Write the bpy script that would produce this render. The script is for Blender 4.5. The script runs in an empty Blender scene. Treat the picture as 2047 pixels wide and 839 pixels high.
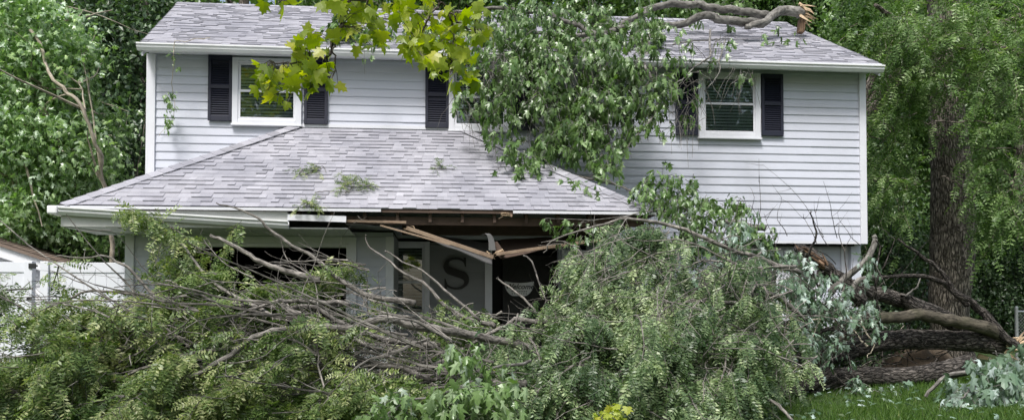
import bpy, math, random
import numpy as np
from mathutils import Matrix, Vector

rng = np.random.default_rng(7)
random.seed(7)
sc = bpy.context.scene
COL = sc.collection

# ------------------------------------------------------------------ camera
F, PX, HOR, CH = 1600.0, 1023.5, 630.0, 1.2
YAW, PIT = math.radians(5), math.radians(1.5)
PY = HOR - F * math.tan(PIT)
cam = bpy.data.cameras.new('camera')
cam.sensor_width = 36
cam.lens = F / 2047 * 36
cam.shift_y = (PY - 419.5) / 2047
cam.clip_end = 500
camo = bpy.data.objects.new('camera', cam)
COL.objects.link(camo)
camo.location = (0, 0, CH)
camo.rotation_euler = (math.pi / 2 + PIT, 0, -YAW)
sc.camera = camo

# ------------------------------------------------------------------ world, sun, exposure
SUN_EL, SUN_AZ = math.radians(58), math.radians(205)   # azimuth clockwise from +Y: high behind the camera, a little left
world = bpy.data.worlds.new('World')
sc.world = world
world.use_nodes = True
nt = world.node_tree
nt.nodes.clear()
wo = nt.nodes.new('ShaderNodeOutputWorld')
wb = nt.nodes.new('ShaderNodeBackground')
ws = nt.nodes.new('ShaderNodeTexSky')
ws.sky_type = 'NISHITA'
ws.sun_disc = False
ws.sun_elevation = SUN_EL
ws.sun_rotation = SUN_AZ
ws.air_density = 1.2
ws.dust_density = 4.0
wh = nt.nodes.new('ShaderNodeHueSaturation')
wh.inputs['Saturation'].default_value = 0.8
nt.links.new(ws.outputs[0], wh.inputs['Color'])
nt.links.new(wh.outputs[0], wb.inputs['Color'])
wb.inputs['Strength'].default_value = 0.14
nt.links.new(wb.outputs[0], wo.inputs[0])
sl = bpy.data.lights.new('sun', 'SUN')
sl.energy = 3.0
sl.angle = math.radians(14)
sl.color = (1.0, 0.985, 0.965)
so = bpy.data.objects.new('sun', sl)
COL.objects.link(so)
so.location = (0, 0, 30)
sdir = Vector((math.sin(SUN_AZ) * math.cos(SUN_EL), math.cos(SUN_AZ) * math.cos(SUN_EL), math.sin(SUN_EL)))
so.rotation_euler = sdir.to_track_quat('Z', 'Y').to_euler()
sc.view_settings.view_transform = 'Standard'
sc.view_settings.look = 'None'
sc.view_settings.gamma = 1
sc.view_settings.exposure = 0.5
sc.cycles.max_bounces = 8
sc.cycles.diffuse_bounces = 3
sc.cycles.transparent_max_bounces = 12

# ------------------------------------------------------------------ helpers: pixels to points
_f = np.array([math.sin(YAW) * math.cos(PIT), math.cos(YAW) * math.cos(PIT), math.sin(PIT)])
_r = np.array([math.cos(YAW), -math.sin(YAW), 0])
_u = np.array([-math.sin(YAW) * math.sin(PIT), -math.cos(YAW) * math.sin(PIT), math.cos(PIT)])
C0 = np.array([0, 0, CH])


def P(px, py, Y):
    d = _f + (px - PX) / F * _r - (py - PY) / F * _u
    return C0 + d * (Y / d[1])


def PV(px, py, Y):
    px, py, Y = np.broadcast_arrays(np.asarray(px, float), np.asarray(py, float), np.asarray(Y, float))
    d = _f + ((px - PX) / F)[..., None] * _r - ((py - PY) / F)[..., None] * _u
    return C0 + d * (Y / d[..., 1])[..., None]


def ground(x, y):
    x = np.asarray(x, float)
    y = np.asarray(y, float)
    s = np.clip((x - 1.0) / 7.0, 0, 1)
    s = s * s * (3 - 2 * s)
    far = np.clip((y - 16) / 30, 0, 1)
    return 0.30 * s + 0.06 * np.sin(x * 0.7 + 1) * np.cos(y * 0.6) * np.clip((10.2 - y) / 2, 0.15, 1) + 1.2 * far


# ------------------------------------------------------------------ helpers: objects
def thing(name, label, cat, loc=(0, 0, 0), group=None):
    o = bpy.data.objects.new(name, None)
    o.empty_display_size = 0.2
    COL.objects.link(o)
    o.location = loc
    o['label'] = label
    o['category'] = cat
    if group:
        o['group'] = group
    return o


def put(o, parent=None):
    COL.objects.link(o)
    if parent is not None:
        o.parent = parent
        if parent.type == 'EMPTY':
            o.location = Vector(o.location) - Vector(parent.location)
    return o


class MB:
    """collects vertices, faces (any size) and a per-vertex tint and bark coordinate"""

    def __init__(self):
        self.v, self.t, self.b, self.f, self.n = [], [], [], [], 0

    def add(self, v, faces, tint=0.5, bark=None):
        v = np.asarray(v, float).reshape(-1, 3)
        self.v.append(v)
        self.t.append(np.broadcast_to(np.asarray(tint, float), (len(v),)).copy())
        self.b.append(v if bark is None else np.asarray(bark, float).reshape(-1, 3))
        for a in (faces if isinstance(faces, list) else [faces]):
            a = np.asarray(a, np.int64)
            self.f.append(a.reshape(-1, a.shape[-1]) + self.n)
        self.n += len(v)
        return self

    def box(self, x0, x1, y0, y1, z0, z1, tint=0.5):
        v = [(x, y, z) for z in (z0, z1) for y in (y0, y1) for x in (x0, x1)]
        return self.add(v, [(0, 2, 3, 1), (4, 5, 7, 6), (0, 1, 5, 4), (2, 6, 7, 3), (0, 4, 6, 2), (1, 3, 7, 5)], tint)

    def bar(self, a, b, w, h, up=(0, 0, 1), tint=0.5):
        a, b = np.asarray(a, float), np.asarray(b, float)
        d = b - a
        d /= np.linalg.norm(d)
        s = np.cross(d, up)
        s /= np.linalg.norm(s)
        u = np.cross(s, d)
        v = [p + s * i * w / 2 + u * j * h / 2 for p in (a, b) for j in (-1, 1) for i in (-1, 1)]
        return self.add(v, [(0, 2, 3, 1), (4, 5, 7, 6), (0, 1, 5, 4), (2, 6, 7, 3), (0, 4, 6, 2), (1, 3, 7, 5)], tint)

    def extrude(self, prof, a, b, tint=0.5):
        """prof: list of (y, z) offsets, closed; extruded along x from point a to point b"""
        n = len(prof)
        v = [np.asarray(p) + (0, y, z) for p in (a, b) for (y, z) in prof]
        q = [(i, (i + 1) % n, n + (i + 1) % n, n + i) for i in range(n)]
        return self.add(v, [np.array(q), np.array([list(range(n))[::-1]]), np.array([list(range(n, 2 * n))])], tint)

    def mesh(self, name, mat, smooth=False):
        V = np.concatenate(self.v)
        me = bpy.data.meshes.new(name)
        me.vertices.add(len(V))
        me.vertices.foreach_set('co', V.astype(np.float32).ravel())
        sizes = np.concatenate([np.full(len(a), a.shape[1]) for a in self.f])
        loops = np.concatenate([a.ravel() for a in self.f])
        me.loops.add(len(loops))
        me.loops.foreach_set('vertex_index', loops.astype(np.int32))
        me.polygons.add(len(sizes))
        st = np.zeros(len(sizes), np.int32)
        st[1:] = np.cumsum(sizes)[:-1]
        me.polygons.foreach_set('loop_start', st)
        me.polygons.foreach_set('loop_total', sizes.astype(np.int32))
        me.polygons.foreach_set('use_smooth', np.full(len(sizes), bool(smooth)))
        at = me.attributes.new('tint', 'FLOAT', 'POINT')
        at.data.foreach_set('value', np.concatenate(self.t).astype(np.float32))
        ab = me.attributes.new('bark', 'FLOAT_VECTOR', 'POINT')
        ab.data.foreach_set('vector', np.concatenate(self.b).astype(np.float32).ravel())
        me.materials.append(M[mat])
        me.update(calc_edges=True)
        return me

    def build(self, name, mat, parent=None, smooth=False, bevel=0, kind=None):
        o = bpy.data.objects.new(name, self.mesh(name, mat, smooth))
        if bevel:
            m = o.modifiers.new('bevel', 'BEVEL')
            m.width = bevel
            m.segments = 2
            m.limit_method = 'ANGLE'
        if kind:
            o['kind'] = kind
        return put(o, parent)


def tubes(mb, paths, radii, sides=3, tint=None, cap=True, rough=0.0):
    """paths (N,M,3), radii (N,M): N tubes at once"""
    paths = np.asarray(paths, float)
    radii = np.asarray(radii, float)
    N, K, _ = paths.shape
    tan = np.gradient(paths, axis=1)
    tan /= np.linalg.norm(tan, axis=2, keepdims=True) + 1e-9
    ref = np.where(np.abs(tan[:, :1, 2:3]) > 0.8, np.array([[[1., 0, 0]]]), np.array([[[0, 0, 1.]]]))
    ref = np.broadcast_to(ref, tan.shape)
    s = np.cross(tan, ref)
    s /= np.linalg.norm(s, axis=2, keepdims=True) + 1e-9
    u = np.cross(s, tan)
    ang = np.linspace(0, 2 * np.pi, sides, endpoint=False)
    ca, sa = np.cos(ang), np.sin(ang)
    rr = radii[:, :, None] * np.ones(sides)
    if rough:
        ph = rng.uniform(0, 6.28, (N, 1, 4))
        sarc = np.linspace(0, 1, K)[None, :, None] * 9
        rr = rr * (1 + rough * (np.sin(ang * 2 + sarc * 0.9 + ph[..., :1]) * 0.5 + np.sin(ang * 3 - sarc * 1.7 + ph[..., 1:2]) * 0.4)
                   + rough * rng.normal(0, .35, rr.shape))
    v = paths[:, :, None, :] + rr[..., None] * (ca[:, None] * s[:, :, None, :] + sa[:, None] * u[:, :, None, :])
    seg = np.linalg.norm(np.diff(paths, axis=1), axis=2)
    arc = np.concatenate([np.zeros((N, 1)), np.cumsum(seg, 1)], 1) + rng.uniform(0, 9, (N, 1))
    rmx = radii.max(1)[:, None, None] * np.ones((1, K, sides))
    bark = np.stack([ca * rmx, sa * rmx, arc[:, :, None] * np.ones(sides)], -1)
    i = np.arange(K - 1)[:, None] * sides
    j = np.arange(sides)[None, :]
    j2 = (j + 1) % sides
    q = np.stack([i + j, i + j2, i + sides + j2, i + sides + j], -1).reshape(-1, 4)
    fs = [(q[None] + (np.arange(N) * K * sides)[:, None, None]).reshape(-1, 4)]
    if cap and sides > 3:
        c = np.stack([np.arange(sides)[::-1], np.arange(sides) + (K - 1) * sides])
        fs.append((c[None] + (np.arange(N) * K * sides)[:, None, None]).reshape(-1, sides))
    if tint is None:
        tt = 0.5
    else:
        tt = np.repeat(np.broadcast_to(np.asarray(tint, float), (N,)), K * sides)
    mb.add(v.reshape(-1, 3), fs, tt, bark.reshape(-1, 3))


def smooth_path(pts, n=24, jit=0.0):
    pts = np.asarray(pts, float)
    k = len(pts)
    t = np.linspace(0, k - 1, n)
    i = np.clip(t.astype(int), 0, k - 2)
    f = (t - i)[:, None]
    g = lambda a: pts[np.clip(a, 0, k - 1)]
    p0, p1, p2, p3 = g(i - 1), g(i), g(i + 1), g(i + 2)
    out = 0.5 * (2 * p1 + (p2 - p0) * f + (2 * p0 - 5 * p1 + 4 * p2 - p3) * f ** 2 + (3 * p1 - p0 - 3 * p2 + p3) * f ** 3)
    if jit:
        w = rng.normal(0, jit, out.shape)
        w = (w + np.roll(w, 1, 0) + np.roll(w, -1, 0)) / 1.7
        w[0] = w[-1] = 0
        out = out + w
    return out


def branch(mb, pix, r0, r1, n=24, sides=8, jit=0.012, tint=0.5, rough=0.08, power=1.0):
    """pix: list of (px, py, Y)"""
    pts = np.array([P(*p) for p in pix])
    path = smooth_path(pts, n, jit)
    rad = r0 + (r1 - r0) * np.linspace(0, 1, n) ** power
    tubes(mb, path[None], rad[None], sides, tint, True, rough)
    return path


# ------------------------------------------------------------------ materials
M = {}


def mat(name):
    m = bpy.data.materials.new(name)
    m.use_nodes = True
    t = m.node_tree
    t.nodes.clear()
    out = t.nodes.new('ShaderNodeOutputMaterial')
    M[name] = m
    return t, out


def nd(t, typ, **kw):
    n = t.nodes.new(typ)
    for k, v in kw.items():
        if k in n.inputs:
            n.inputs[k].default_value = v
        else:
            setattr(n, k, v)
    return n


def ramp(t, stops):
    n = t.nodes.new('ShaderNodeValToRGB')
    e = n.color_ramp.elements
    while len(e) < len(stops):
        e.new(0.5)
    for i, (p, c) in enumerate(stops):
        e[i].position = p
        e[i].color = (*c, 1)
    return n


def attr(t, name):
    return nd(t, 'ShaderNodeAttribute', attribute_name=name)


def mixcol(t, a, b, fac, mode='MIX'):
    n = t.nodes.new('ShaderNodeMix')
    n.data_type = 'RGBA'
    n.blend_type = mode
    for sock, val in ((n.inputs[6], a), (n.inputs[7], b)):
        if isinstance(val, tuple):
            sock.default_value = (*val, 1)
        else:
            t.links.new(val, sock)
    if isinstance(fac, (int, float)):
        n.inputs[0].default_value = fac
    else:
        t.links.new(fac, n.inputs[0])
    return n.outputs[2]


def plain(name, col, rough=0.5, dirt=0.12, dscale=3.0, bump=0.0, bscale=80, metal=0, dirtcol=(0.18, 0.17, 0.15), tintamt=0.0):
    t, out = mat(name)
    b = nd(t, 'ShaderNodeBsdfPrincipled', Roughness=rough, Metallic=metal)
    tc = nd(t, 'ShaderNodeTexCoord')
    n1 = nd(t, 'ShaderNodeTexNoise', Scale=dscale, Detail=8.0, Roughness=0.65)
    t.links.new(tc.outputs['Object'], n1.inputs['Vector'])
    rp = ramp(t, [(0.45, (0, 0, 0)), (0.8, (1, 1, 1))])
    t.links.new(n1.outputs[0], rp.inputs[0])
    mu = nd(t, 'ShaderNodeMath', operation='MULTIPLY')
    t.links.new(rp.outputs[0], mu.inputs[0])
    mu.inputs[1].default_value = dirt
    c = mixcol(t, col, dirtcol, mu.outputs[0])
    if tintamt:
        a = attr(t, 'tint')
        mr = nd(t, 'ShaderNodeMapRange')
        mr.inputs['To Min'].default_value = 1 - tintamt
        mr.inputs['To Max'].default_value = 1 + tintamt
        t.links.new(a.outputs['Fac'], mr.inputs[0])
        cc = nd(t, 'ShaderNodeCombineColor')
        for k in range(3):
            t.links.new(mr.outputs[0], cc.inputs[k])
        c = mixcol(t, c, cc.outputs[0], 1.0, 'MULTIPLY')
    t.links.new(c, b.inputs['Base Color'])
    if bump:
        n2 = nd(t, 'ShaderNodeTexNoise', Scale=bscale, Detail=4.0)
        t.links.new(tc.outputs['Object'], n2.inputs['Vector'])
        bp = nd(t, 'ShaderNodeBump', Strength=bump, Distance=0.01)
        t.links.new(n2.outputs[0], bp.inputs['Height'])
        t.links.new(bp.outputs[0], b.inputs['Normal'])
    t.links.new(b.outputs[0], out.inputs[0])


def leafmat(name, stops, trans=0.35, gloss=0.45, rough=0.4, patch=0.25):
    t, out = mat(name)
    a = attr(t, 'tint')
    rp = ramp(t, stops)
    t.links.new(a.outputs['Fac'], rp.inputs[0])
    tc = nd(t, 'ShaderNodeTexCoord')
    n1 = nd(t, 'ShaderNodeTexNoise', Scale=30.0, Detail=3.0)
    t.links.new(tc.outputs['Object'], n1.inputs['Vector'])
    mr = nd(t, 'ShaderNodeMapRange')
    mr.inputs['From Min'].default_value = 0.3
    mr.inputs['From Max'].default_value = 0.7
    mr.inputs['To Min'].default_value = 1 - patch
    mr.inputs['To Max'].default_value = 1 + patch
    t.links.new(n1.outputs[0], mr.inputs[0])
    cc = nd(t, 'ShaderNodeCombineColor')
    for k in range(3):
        t.links.new(mr.outputs[0], cc.inputs[k])
    c = mixcol(t, rp.outputs[0], cc.outputs[0], 1.0, 'MULTIPLY')
    b = nd(t, 'ShaderNodeBsdfPrincipled', Roughness=rough)
    b.inputs['Specular IOR Level'].default_value = gloss
    t.links.new(c, b.inputs['Base Color'])
    tr = nd(t, 'ShaderNodeBsdfTranslucent')
    c2 = mixcol(t, c, (0.9, 1.0, 0.35), 0.6, 'MULTIPLY')
    hs = nd(t, 'ShaderNodeHueSaturation', Value=1.6, Saturation=1.1)
    t.links.new(c2, hs.inputs['Color'])
    t.links.new(hs.outputs[0], tr.inputs['Color'])
    mx = nd(t, 'ShaderNodeMixShader', Fac=trans)
    t.links.new(b.outputs[0], mx.inputs[1])
    t.links.new(tr.outputs[0], mx.inputs[2])
    t.links.new(mx.outputs[0], out.inputs[0])


def barkmat(name, dark, light, scale=26.0, stretch=0.22, bump=0.8, dist=0.02, moss=None, plates=0):
    t, out = mat(name)
    b = nd(t, 'ShaderNodeBsdfPrincipled', Roughness=0.9)
    b.inputs['Specular IOR Level'].default_value = 0.2
    a = attr(t, 'bark')
    mp = nd(t, 'ShaderNodeMapping')
    mp.inputs['Scale'].default_value = (1, 1, stretch)
    t.links.new(a.outputs['Vector'], mp.inputs['Vector'])
    n1 = nd(t, 'ShaderNodeTexNoise', Scale=scale, Detail=7.0, Roughness=0.65)
    t.links.new(mp.outputs[0], n1.inputs['Vector'])
    n2 = nd(t, 'ShaderNodeTexNoise', Scale=scale * 0.18, Detail=4.0)
    t.links.new(a.outputs['Vector'], n2.inputs['Vector'])
    rp = ramp(t, [(0.36, dark), (0.62, light)])
    t.links.new(n1.outputs[0], rp.inputs[0])
    at = attr(t, 'tint')
    mr = nd(t, 'ShaderNodeMapRange')
    mr.inputs['To Min'].default_value = 0.55
    mr.inputs['To Max'].default_value = 1.45
    t.links.new(at.outputs['Fac'], mr.inputs[0])
    cc = nd(t, 'ShaderNodeCombineColor')
    for k in range(3):
        t.links.new(mr.outputs[0], cc.inputs[k])
    c = mixcol(t, rp.outputs[0], cc.outputs[0], 1.0, 'MULTIPLY')
    rp2 = ramp(t, [(0.42, (0.55, 0.55, 0.55)), (0.65, (1.25, 1.25, 1.25))])
    t.links.new(n2.outputs[0], rp2.inputs[0])
    c = mixcol(t, c, rp2.outputs[0], 0.7, 'MULTIPLY')
    hsock = n1.outputs[0]
    if plates:                     # long cracked plates
        mp2 = nd(t, 'ShaderNodeMapping')
        mp2.inputs['Scale'].default_value = (1, 1, 0.28)
        nw = nd(t, 'ShaderNodeTexNoise', Scale=plates * 0.8, Detail=3.0)
        t.links.new(a.outputs['Vector'], nw.inputs['Vector'])
        ad = nd(t, 'ShaderNodeVectorMath', operation='MULTIPLY_ADD')
        t.links.new(nw.outputs['Color'], ad.inputs[0])
        ad.inputs[1].default_value = (0.9 / plates,) * 3
        t.links.new(a.outputs['Vector'], ad.inputs[2])
        t.links.new(ad.outputs[0], mp2.inputs['Vector'])
        vo = nd(t, 'ShaderNodeTexVoronoi', feature='DISTANCE_TO_EDGE', Scale=plates)
        t.links.new(mp2.outputs[0], vo.inputs['Vector'])
        rv = ramp(t, [(0.02, (0.22, 0.21, 0.2)), (0.16, (1.1, 1.1, 1.1))])
        t.links.new(vo.outputs['Distance'], rv.inputs[0])
        c = mixcol(t, c, rv.outputs[0], 0.75, 'MULTIPLY')
        hm = nd(t, 'ShaderNodeMath', operation='ADD')
        t.links.new(rv.outputs[0], hm.inputs[0])
        t.links.new(n1.outputs[0], hm.inputs[1])
        hsock = hm.outputs[0]
    if moss:
        n3 = nd(t, 'ShaderNodeTexNoise', Scale=2.5, Detail=6.0)
        t.links.new(a.outputs['Vector'], n3.inputs['Vector'])
        r3 = ramp(t, [(0.5, (0, 0, 0)), (0.75, (0.6, 0.6, 0.6))])
        t.links.new(n3.outputs[0], r3.inputs[0])
        c = mixcol(t, c, moss, r3.outputs[0])
    t.links.new(c, b.inputs['Base Color'])
    bp = nd(t, 'ShaderNodeBump', Strength=bump, Distance=dist)
    t.links.new(hsock, bp.inputs['Height'])
    t.links.new(bp.outputs[0], b.inputs['Normal'])
    t.links.new(b.outputs[0], out.inputs[0])


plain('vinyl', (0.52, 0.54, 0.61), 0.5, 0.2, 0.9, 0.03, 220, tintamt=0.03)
plain('trim', (0.63, 0.64, 0.68), 0.4, 0.12, 4.0)
plain('gutter', (0.72, 0.73, 0.74), 0.3, 0.28, 2.2)
plain('soffit', (0.50, 0.51, 0.49), 0.5, 0.25, 3.0)
plain('shutter', (0.004, 0.006, 0.020), 0.6, 0.1, 6.0, dirtcol=(0.02, 0.02, 0.03))
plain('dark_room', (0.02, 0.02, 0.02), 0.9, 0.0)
plain('shaded_vinyl', (0.22, 0.23, 0.24), 0.5, 0.15, 2.0, tintamt=0.05)  # same wall vinyl, with the porch's shade put into its colour
plain('blind', (0.46, 0.50, 0.50), 0.6, 0.05)
plain('fence_vinyl', (0.66, 0.68, 0.73), 0.35, 0.12, 1.5)
plain('black_metal', (0.012, 0.012, 0.012), 0.4, 0.1)
plain('letter', (0.008, 0.008, 0.009), 0.5, 0.1)
plain('sign_white', (0.70, 0.70, 0.69), 0.6, 0.1)
plain('galvanised', (0.42, 0.43, 0.44), 0.4, 0.3, 12.0, metal=0.6)
plain('old_metal', (0.12, 0.12, 0.12), 0.5, 0.4, 6.0)
plain('old_wood', (0.09, 0.06, 0.045), 0.9, 0.5, 9.0, 0.3, 60, dirtcol=(0.02, 0.015, 0.012))
plain('broken_wood', (0.26, 0.19, 0.13), 0.8, 0.75, 12.0, 0.4, 70, dirtcol=(0.10, 0.05, 0.03))
plain('shed_white', (0.72, 0.73, 0.75), 0.5, 0.1, 2.0)
plain('door_paint', (0.03, 0.03, 0.032), 0.5, 0.1)
plain('dirt', (0.07, 0.052, 0.034), 1.0, 0.6, 6.0, 0.8, 25, dirtcol=(0.035, 0.028, 0.018))
plain('curtain', (0.30, 0.31, 0.32), 0.9, 0.3, 3.0)
plain('hedge_core', (0.004, 0.006, 0.004), 1.0, 0.0)


def shingle_mat(name, stops):
    t, out = mat(name)
    b = nd(t, 'ShaderNodeBsdfPrincipled', Roughness=0.85)
    b.inputs['Specular IOR Level'].default_value = 0.3
    a = attr(t, 'tint')
    rp = ramp(t, stops)
    t.links.new(a.outputs['Fac'], rp.inputs[0])
    tc = nd(t, 'ShaderNodeTexCoord')
    n1 = nd(t, 'ShaderNodeTexNoise', Scale=140.0, Detail=3.0, Roughness=0.8)
    t.links.new(tc.outputs['Object'], n1.inputs['Vector'])
    r1 = ramp(t, [(0.3, (0.75, 0.75, 0.75)), (0.7, (1.2, 1.2, 1.2))])
    t.links.new(n1.outputs[0], r1.inputs[0])
    c = mixcol(t, rp.outputs[0], r1.outputs[0], 1.0, 'MULTIPLY')
    n2 = nd(t, 'ShaderNodeTexNoise', Scale=1.4, Detail=6.0)
    t.links.new(tc.outputs['Object'], n2.inputs['Vector'])
    r2 = ramp(t, [(0.35, (0.82, 0.82, 0.84)), (0.65, (1.08, 1.07, 1.06))])
    t.links.new(n2.outputs[0], r2.inputs[0])
    c = mixcol(t, c, r2.outputs[0], 1.0, 'MULTIPLY')
    t.links.new(c, b.inputs['Base Color'])
    bp = nd(t, 'ShaderNodeBump', Strength=0.5, Distance=0.003)
    t.links.new(n1.outputs[0], bp.inputs['Height'])
    t.links.new(bp.outputs[0], b.inputs['Normal'])
    t.links.new(b.outputs[0], out.inputs[0])


shingle_mat('shingle', [(0.0, (0.21, 0.21, 0.23)), (0.5, (0.285, 0.285, 0.315)), (1.0, (0.39, 0.39, 0.425))])
shingle_mat('shingle_brown', [(0.0, (0.13, 0.10, 0.08)), (1.0, (0.26, 0.20, 0.16))])

barkmat('bark_maple', (0.022, 0.019, 0.016), (0.20, 0.18, 0.16), 38, 0.3, 1.0, 0.03, plates=22)
barkmat('bark_limb', (0.07, 0.065, 0.058), (0.24, 0.23, 0.21), 22, 0.5, 0.5, 0.008)
barkmat('bark_trunk', (0.07, 0.058, 0.048), (0.42, 0.365, 0.31), 34, 0.3, 1.0, 0.035, plates=16)
barkmat('bark_locust', (0.045, 0.041, 0.037), (0.27, 0.25, 0.225), 40, 0.35, 0.8, 0.008, moss=(0.10, 0.10, 0.085))
barkmat('bark_moss', (0.03, 0.027, 0.02), (0.12, 0.105, 0.08), 26, 0.3, 0.8, 0.015, moss=(0.06, 0.065, 0.03))
barkmat('bark_pale', (0.22, 0.19, 0.14), (0.46, 0.41, 0.33), 30, 0.4, 0.4, 0.006)
barkmat('split_wood', (0.32, 0.21, 0.12), (0.66, 0.52, 0.36), 70, 0.05, 0.8, 0.01)
barkmat('split_wood_rust', (0.10, 0.06, 0.04), (0.30, 0.20, 0.13), 70, 0.05, 0.8, 0.01)

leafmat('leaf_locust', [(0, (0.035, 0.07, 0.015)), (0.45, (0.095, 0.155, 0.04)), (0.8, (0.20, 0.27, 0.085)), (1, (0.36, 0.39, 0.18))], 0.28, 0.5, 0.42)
leafmat('leaf_locust_grey', [(0, (0.035, 0.07, 0.025)), (0.45, (0.10, 0.16, 0.065)), (0.8, (0.21, 0.29, 0.13)), (1, (0.38, 0.45, 0.25))], 0.25, 0.5, 0.42)
leafmat('leaf_silver', [(0, (0.028, 0.06, 0.014)), (0.45, (0.09, 0.165, 0.045)), (0.8, (0.17, 0.27, 0.09)), (0.95, (0.26, 0.35, 0.19)), (1, (0.34, 0.42, 0.32))], 0.25, 0.65, 0.36)
leafmat('leaf_pale', [(0, (0.05, 0.10, 0.04)), (0.4, (0.14, 0.22, 0.14)), (0.75, (0.30, 0.39, 0.34)), (1, (0.48, 0.56, 0.54))], 0.18, 0.6, 0.38, 0.12)
leafmat('leaf_yellow', [(0, (0.13, 0.19, 0.02)), (0.5, (0.28, 0.35, 0.04)), (0.9, (0.44, 0.47, 0.08)), (1, (0.50, 0.44, 0.06))], 0.5, 0.5, 0.4, 0.15)
leafmat('leaf_bright', [(0, (0.035, 0.08, 0.022)), (0.45, (0.14, 0.25, 0.075)), (0.8, (0.29, 0.42, 0.18)), (1, (0.54, 0.66, 0.50))], 0.32, 0.8, 0.32)
leafmat('leaf_dark', [(0, (0.018, 0.04, 0.016)), (0.5, (0.065, 0.115, 0.05)), (0.9, (0.14, 0.22, 0.10)), (1, (0.26, 0.36, 0.23))], 0.3, 0.6, 0.38)
leafmat('leaf_wood', [(0, (0.025, 0.05, 0.016)), (0.5, (0.09, 0.165, 0.045)), (0.9, (0.18, 0.28, 0.09)), (1, (0.30, 0.40, 0.18))], 0.35, 0.4, 0.45)
leafmat('grass_blade', [(0, (0.03, 0.07, 0.012)), (0.5, (0.06, 0.125, 0.02)), (0.9, (0.11, 0.18, 0.035)), (1, (0.22, 0.22, 0.09))], 0.3, 0.3, 0.5)

t, out = mat('lawn')
b = nd(t, 'ShaderNodeBsdfPrincipled', Roughness=0.95)
tc = nd(t, 'ShaderNodeTexCoord')
n1 = nd(t, 'ShaderNodeTexNoise', Scale=2.0, Detail=10.0, Roughness=0.7)
t.links.new(tc.outputs['Object'], n1.inputs['Vector'])
rp = ramp(t, [(0.3, (0.022, 0.035, 0.010)), (0.55, (0.045, 0.085, 0.016)), (0.8, (0.07, 0.10, 0.025))])
t.links.new(n1.outputs[0], rp.inputs[0])
t.links.new(rp.outputs[0], b.inputs['Base Color'])
n2 = nd(t, 'ShaderNodeTexNoise', Scale=60.0, Detail=5.0)
t.links.new(tc.outputs['Object'], n2.inputs['Vector'])
bp = nd(t, 'ShaderNodeBump', Strength=0.8, Distance=0.03)
t.links.new(n2.outputs[0], bp.inputs['Height'])
t.links.new(bp.outputs[0], b.inputs['Normal'])
t.links.new(b.outputs[0], out.inputs[0])

t, out = mat('glass')
fr = nd(t, 'ShaderNodeFresnel', IOR=1.5)
tr = nd(t, 'ShaderNodeBsdfTransparent')
tr.inputs[0].default_value = (0.75, 0.80, 0.80, 1)
gl = nd(t, 'ShaderNodeBsdfGlossy', Roughness=0.02)
mu = nd(t, 'ShaderNodeMath', operation='MULTIPLY_ADD')
mu.inputs[1].default_value = 1.1
mu.inputs[2].default_value = 0.05
t.links.new(fr.outputs[0], mu.inputs[0])
mx = nd(t, 'ShaderNodeMixShader')
t.links.new(mu.outputs[0], mx.inputs[0])
t.links.new(tr.outputs[0], mx.inputs[1])
t.links.new(gl.outputs[0], mx.inputs[2])
t.links.new(mx.outputs[0], out.inputs[0])

# ------------------------------------------------------------------ ground
gx = np.concatenate([np.linspace(-90, -12, 12), np.linspace(-11, 14, 60), np.linspace(16, 90, 12)])
gy = np.concatenate([np.linspace(-40, -2, 8), np.linspace(-1, 20, 50), np.linspace(22, 120, 14)])
GX, GY = np.meshgrid(gx, gy)
V = np.stack([GX, GY, ground(GX, GY)], -1).reshape(-1, 3)
nx, ny = len(gx), len(gy)
ii = (np.arange(ny - 1)[:, None] * nx + np.arange(nx - 1)[None]).ravel()
lawn = MB().add(V, np.stack([ii, ii + 1, ii + nx + 1, ii + nx], -1)).build('lawn', 'lawn', smooth=True)
lawn['kind'] = 'structure'
lawn['label'] = 'green front lawn with storm litter around the house'

# ================================================================== THE HOUSE
XL, XR, W = -4.395, 6.81, 12.36
ZB, ZT = 2.38, 5.12            # upper storey siding
CRS = 0.127
EY = W - 0.34                  # upper fascia plane
house = thing('house', 'two storey house in pale grey siding with navy shutters and a storm torn porch eave', 'house', (1.2, 14.5, 0))


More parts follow.
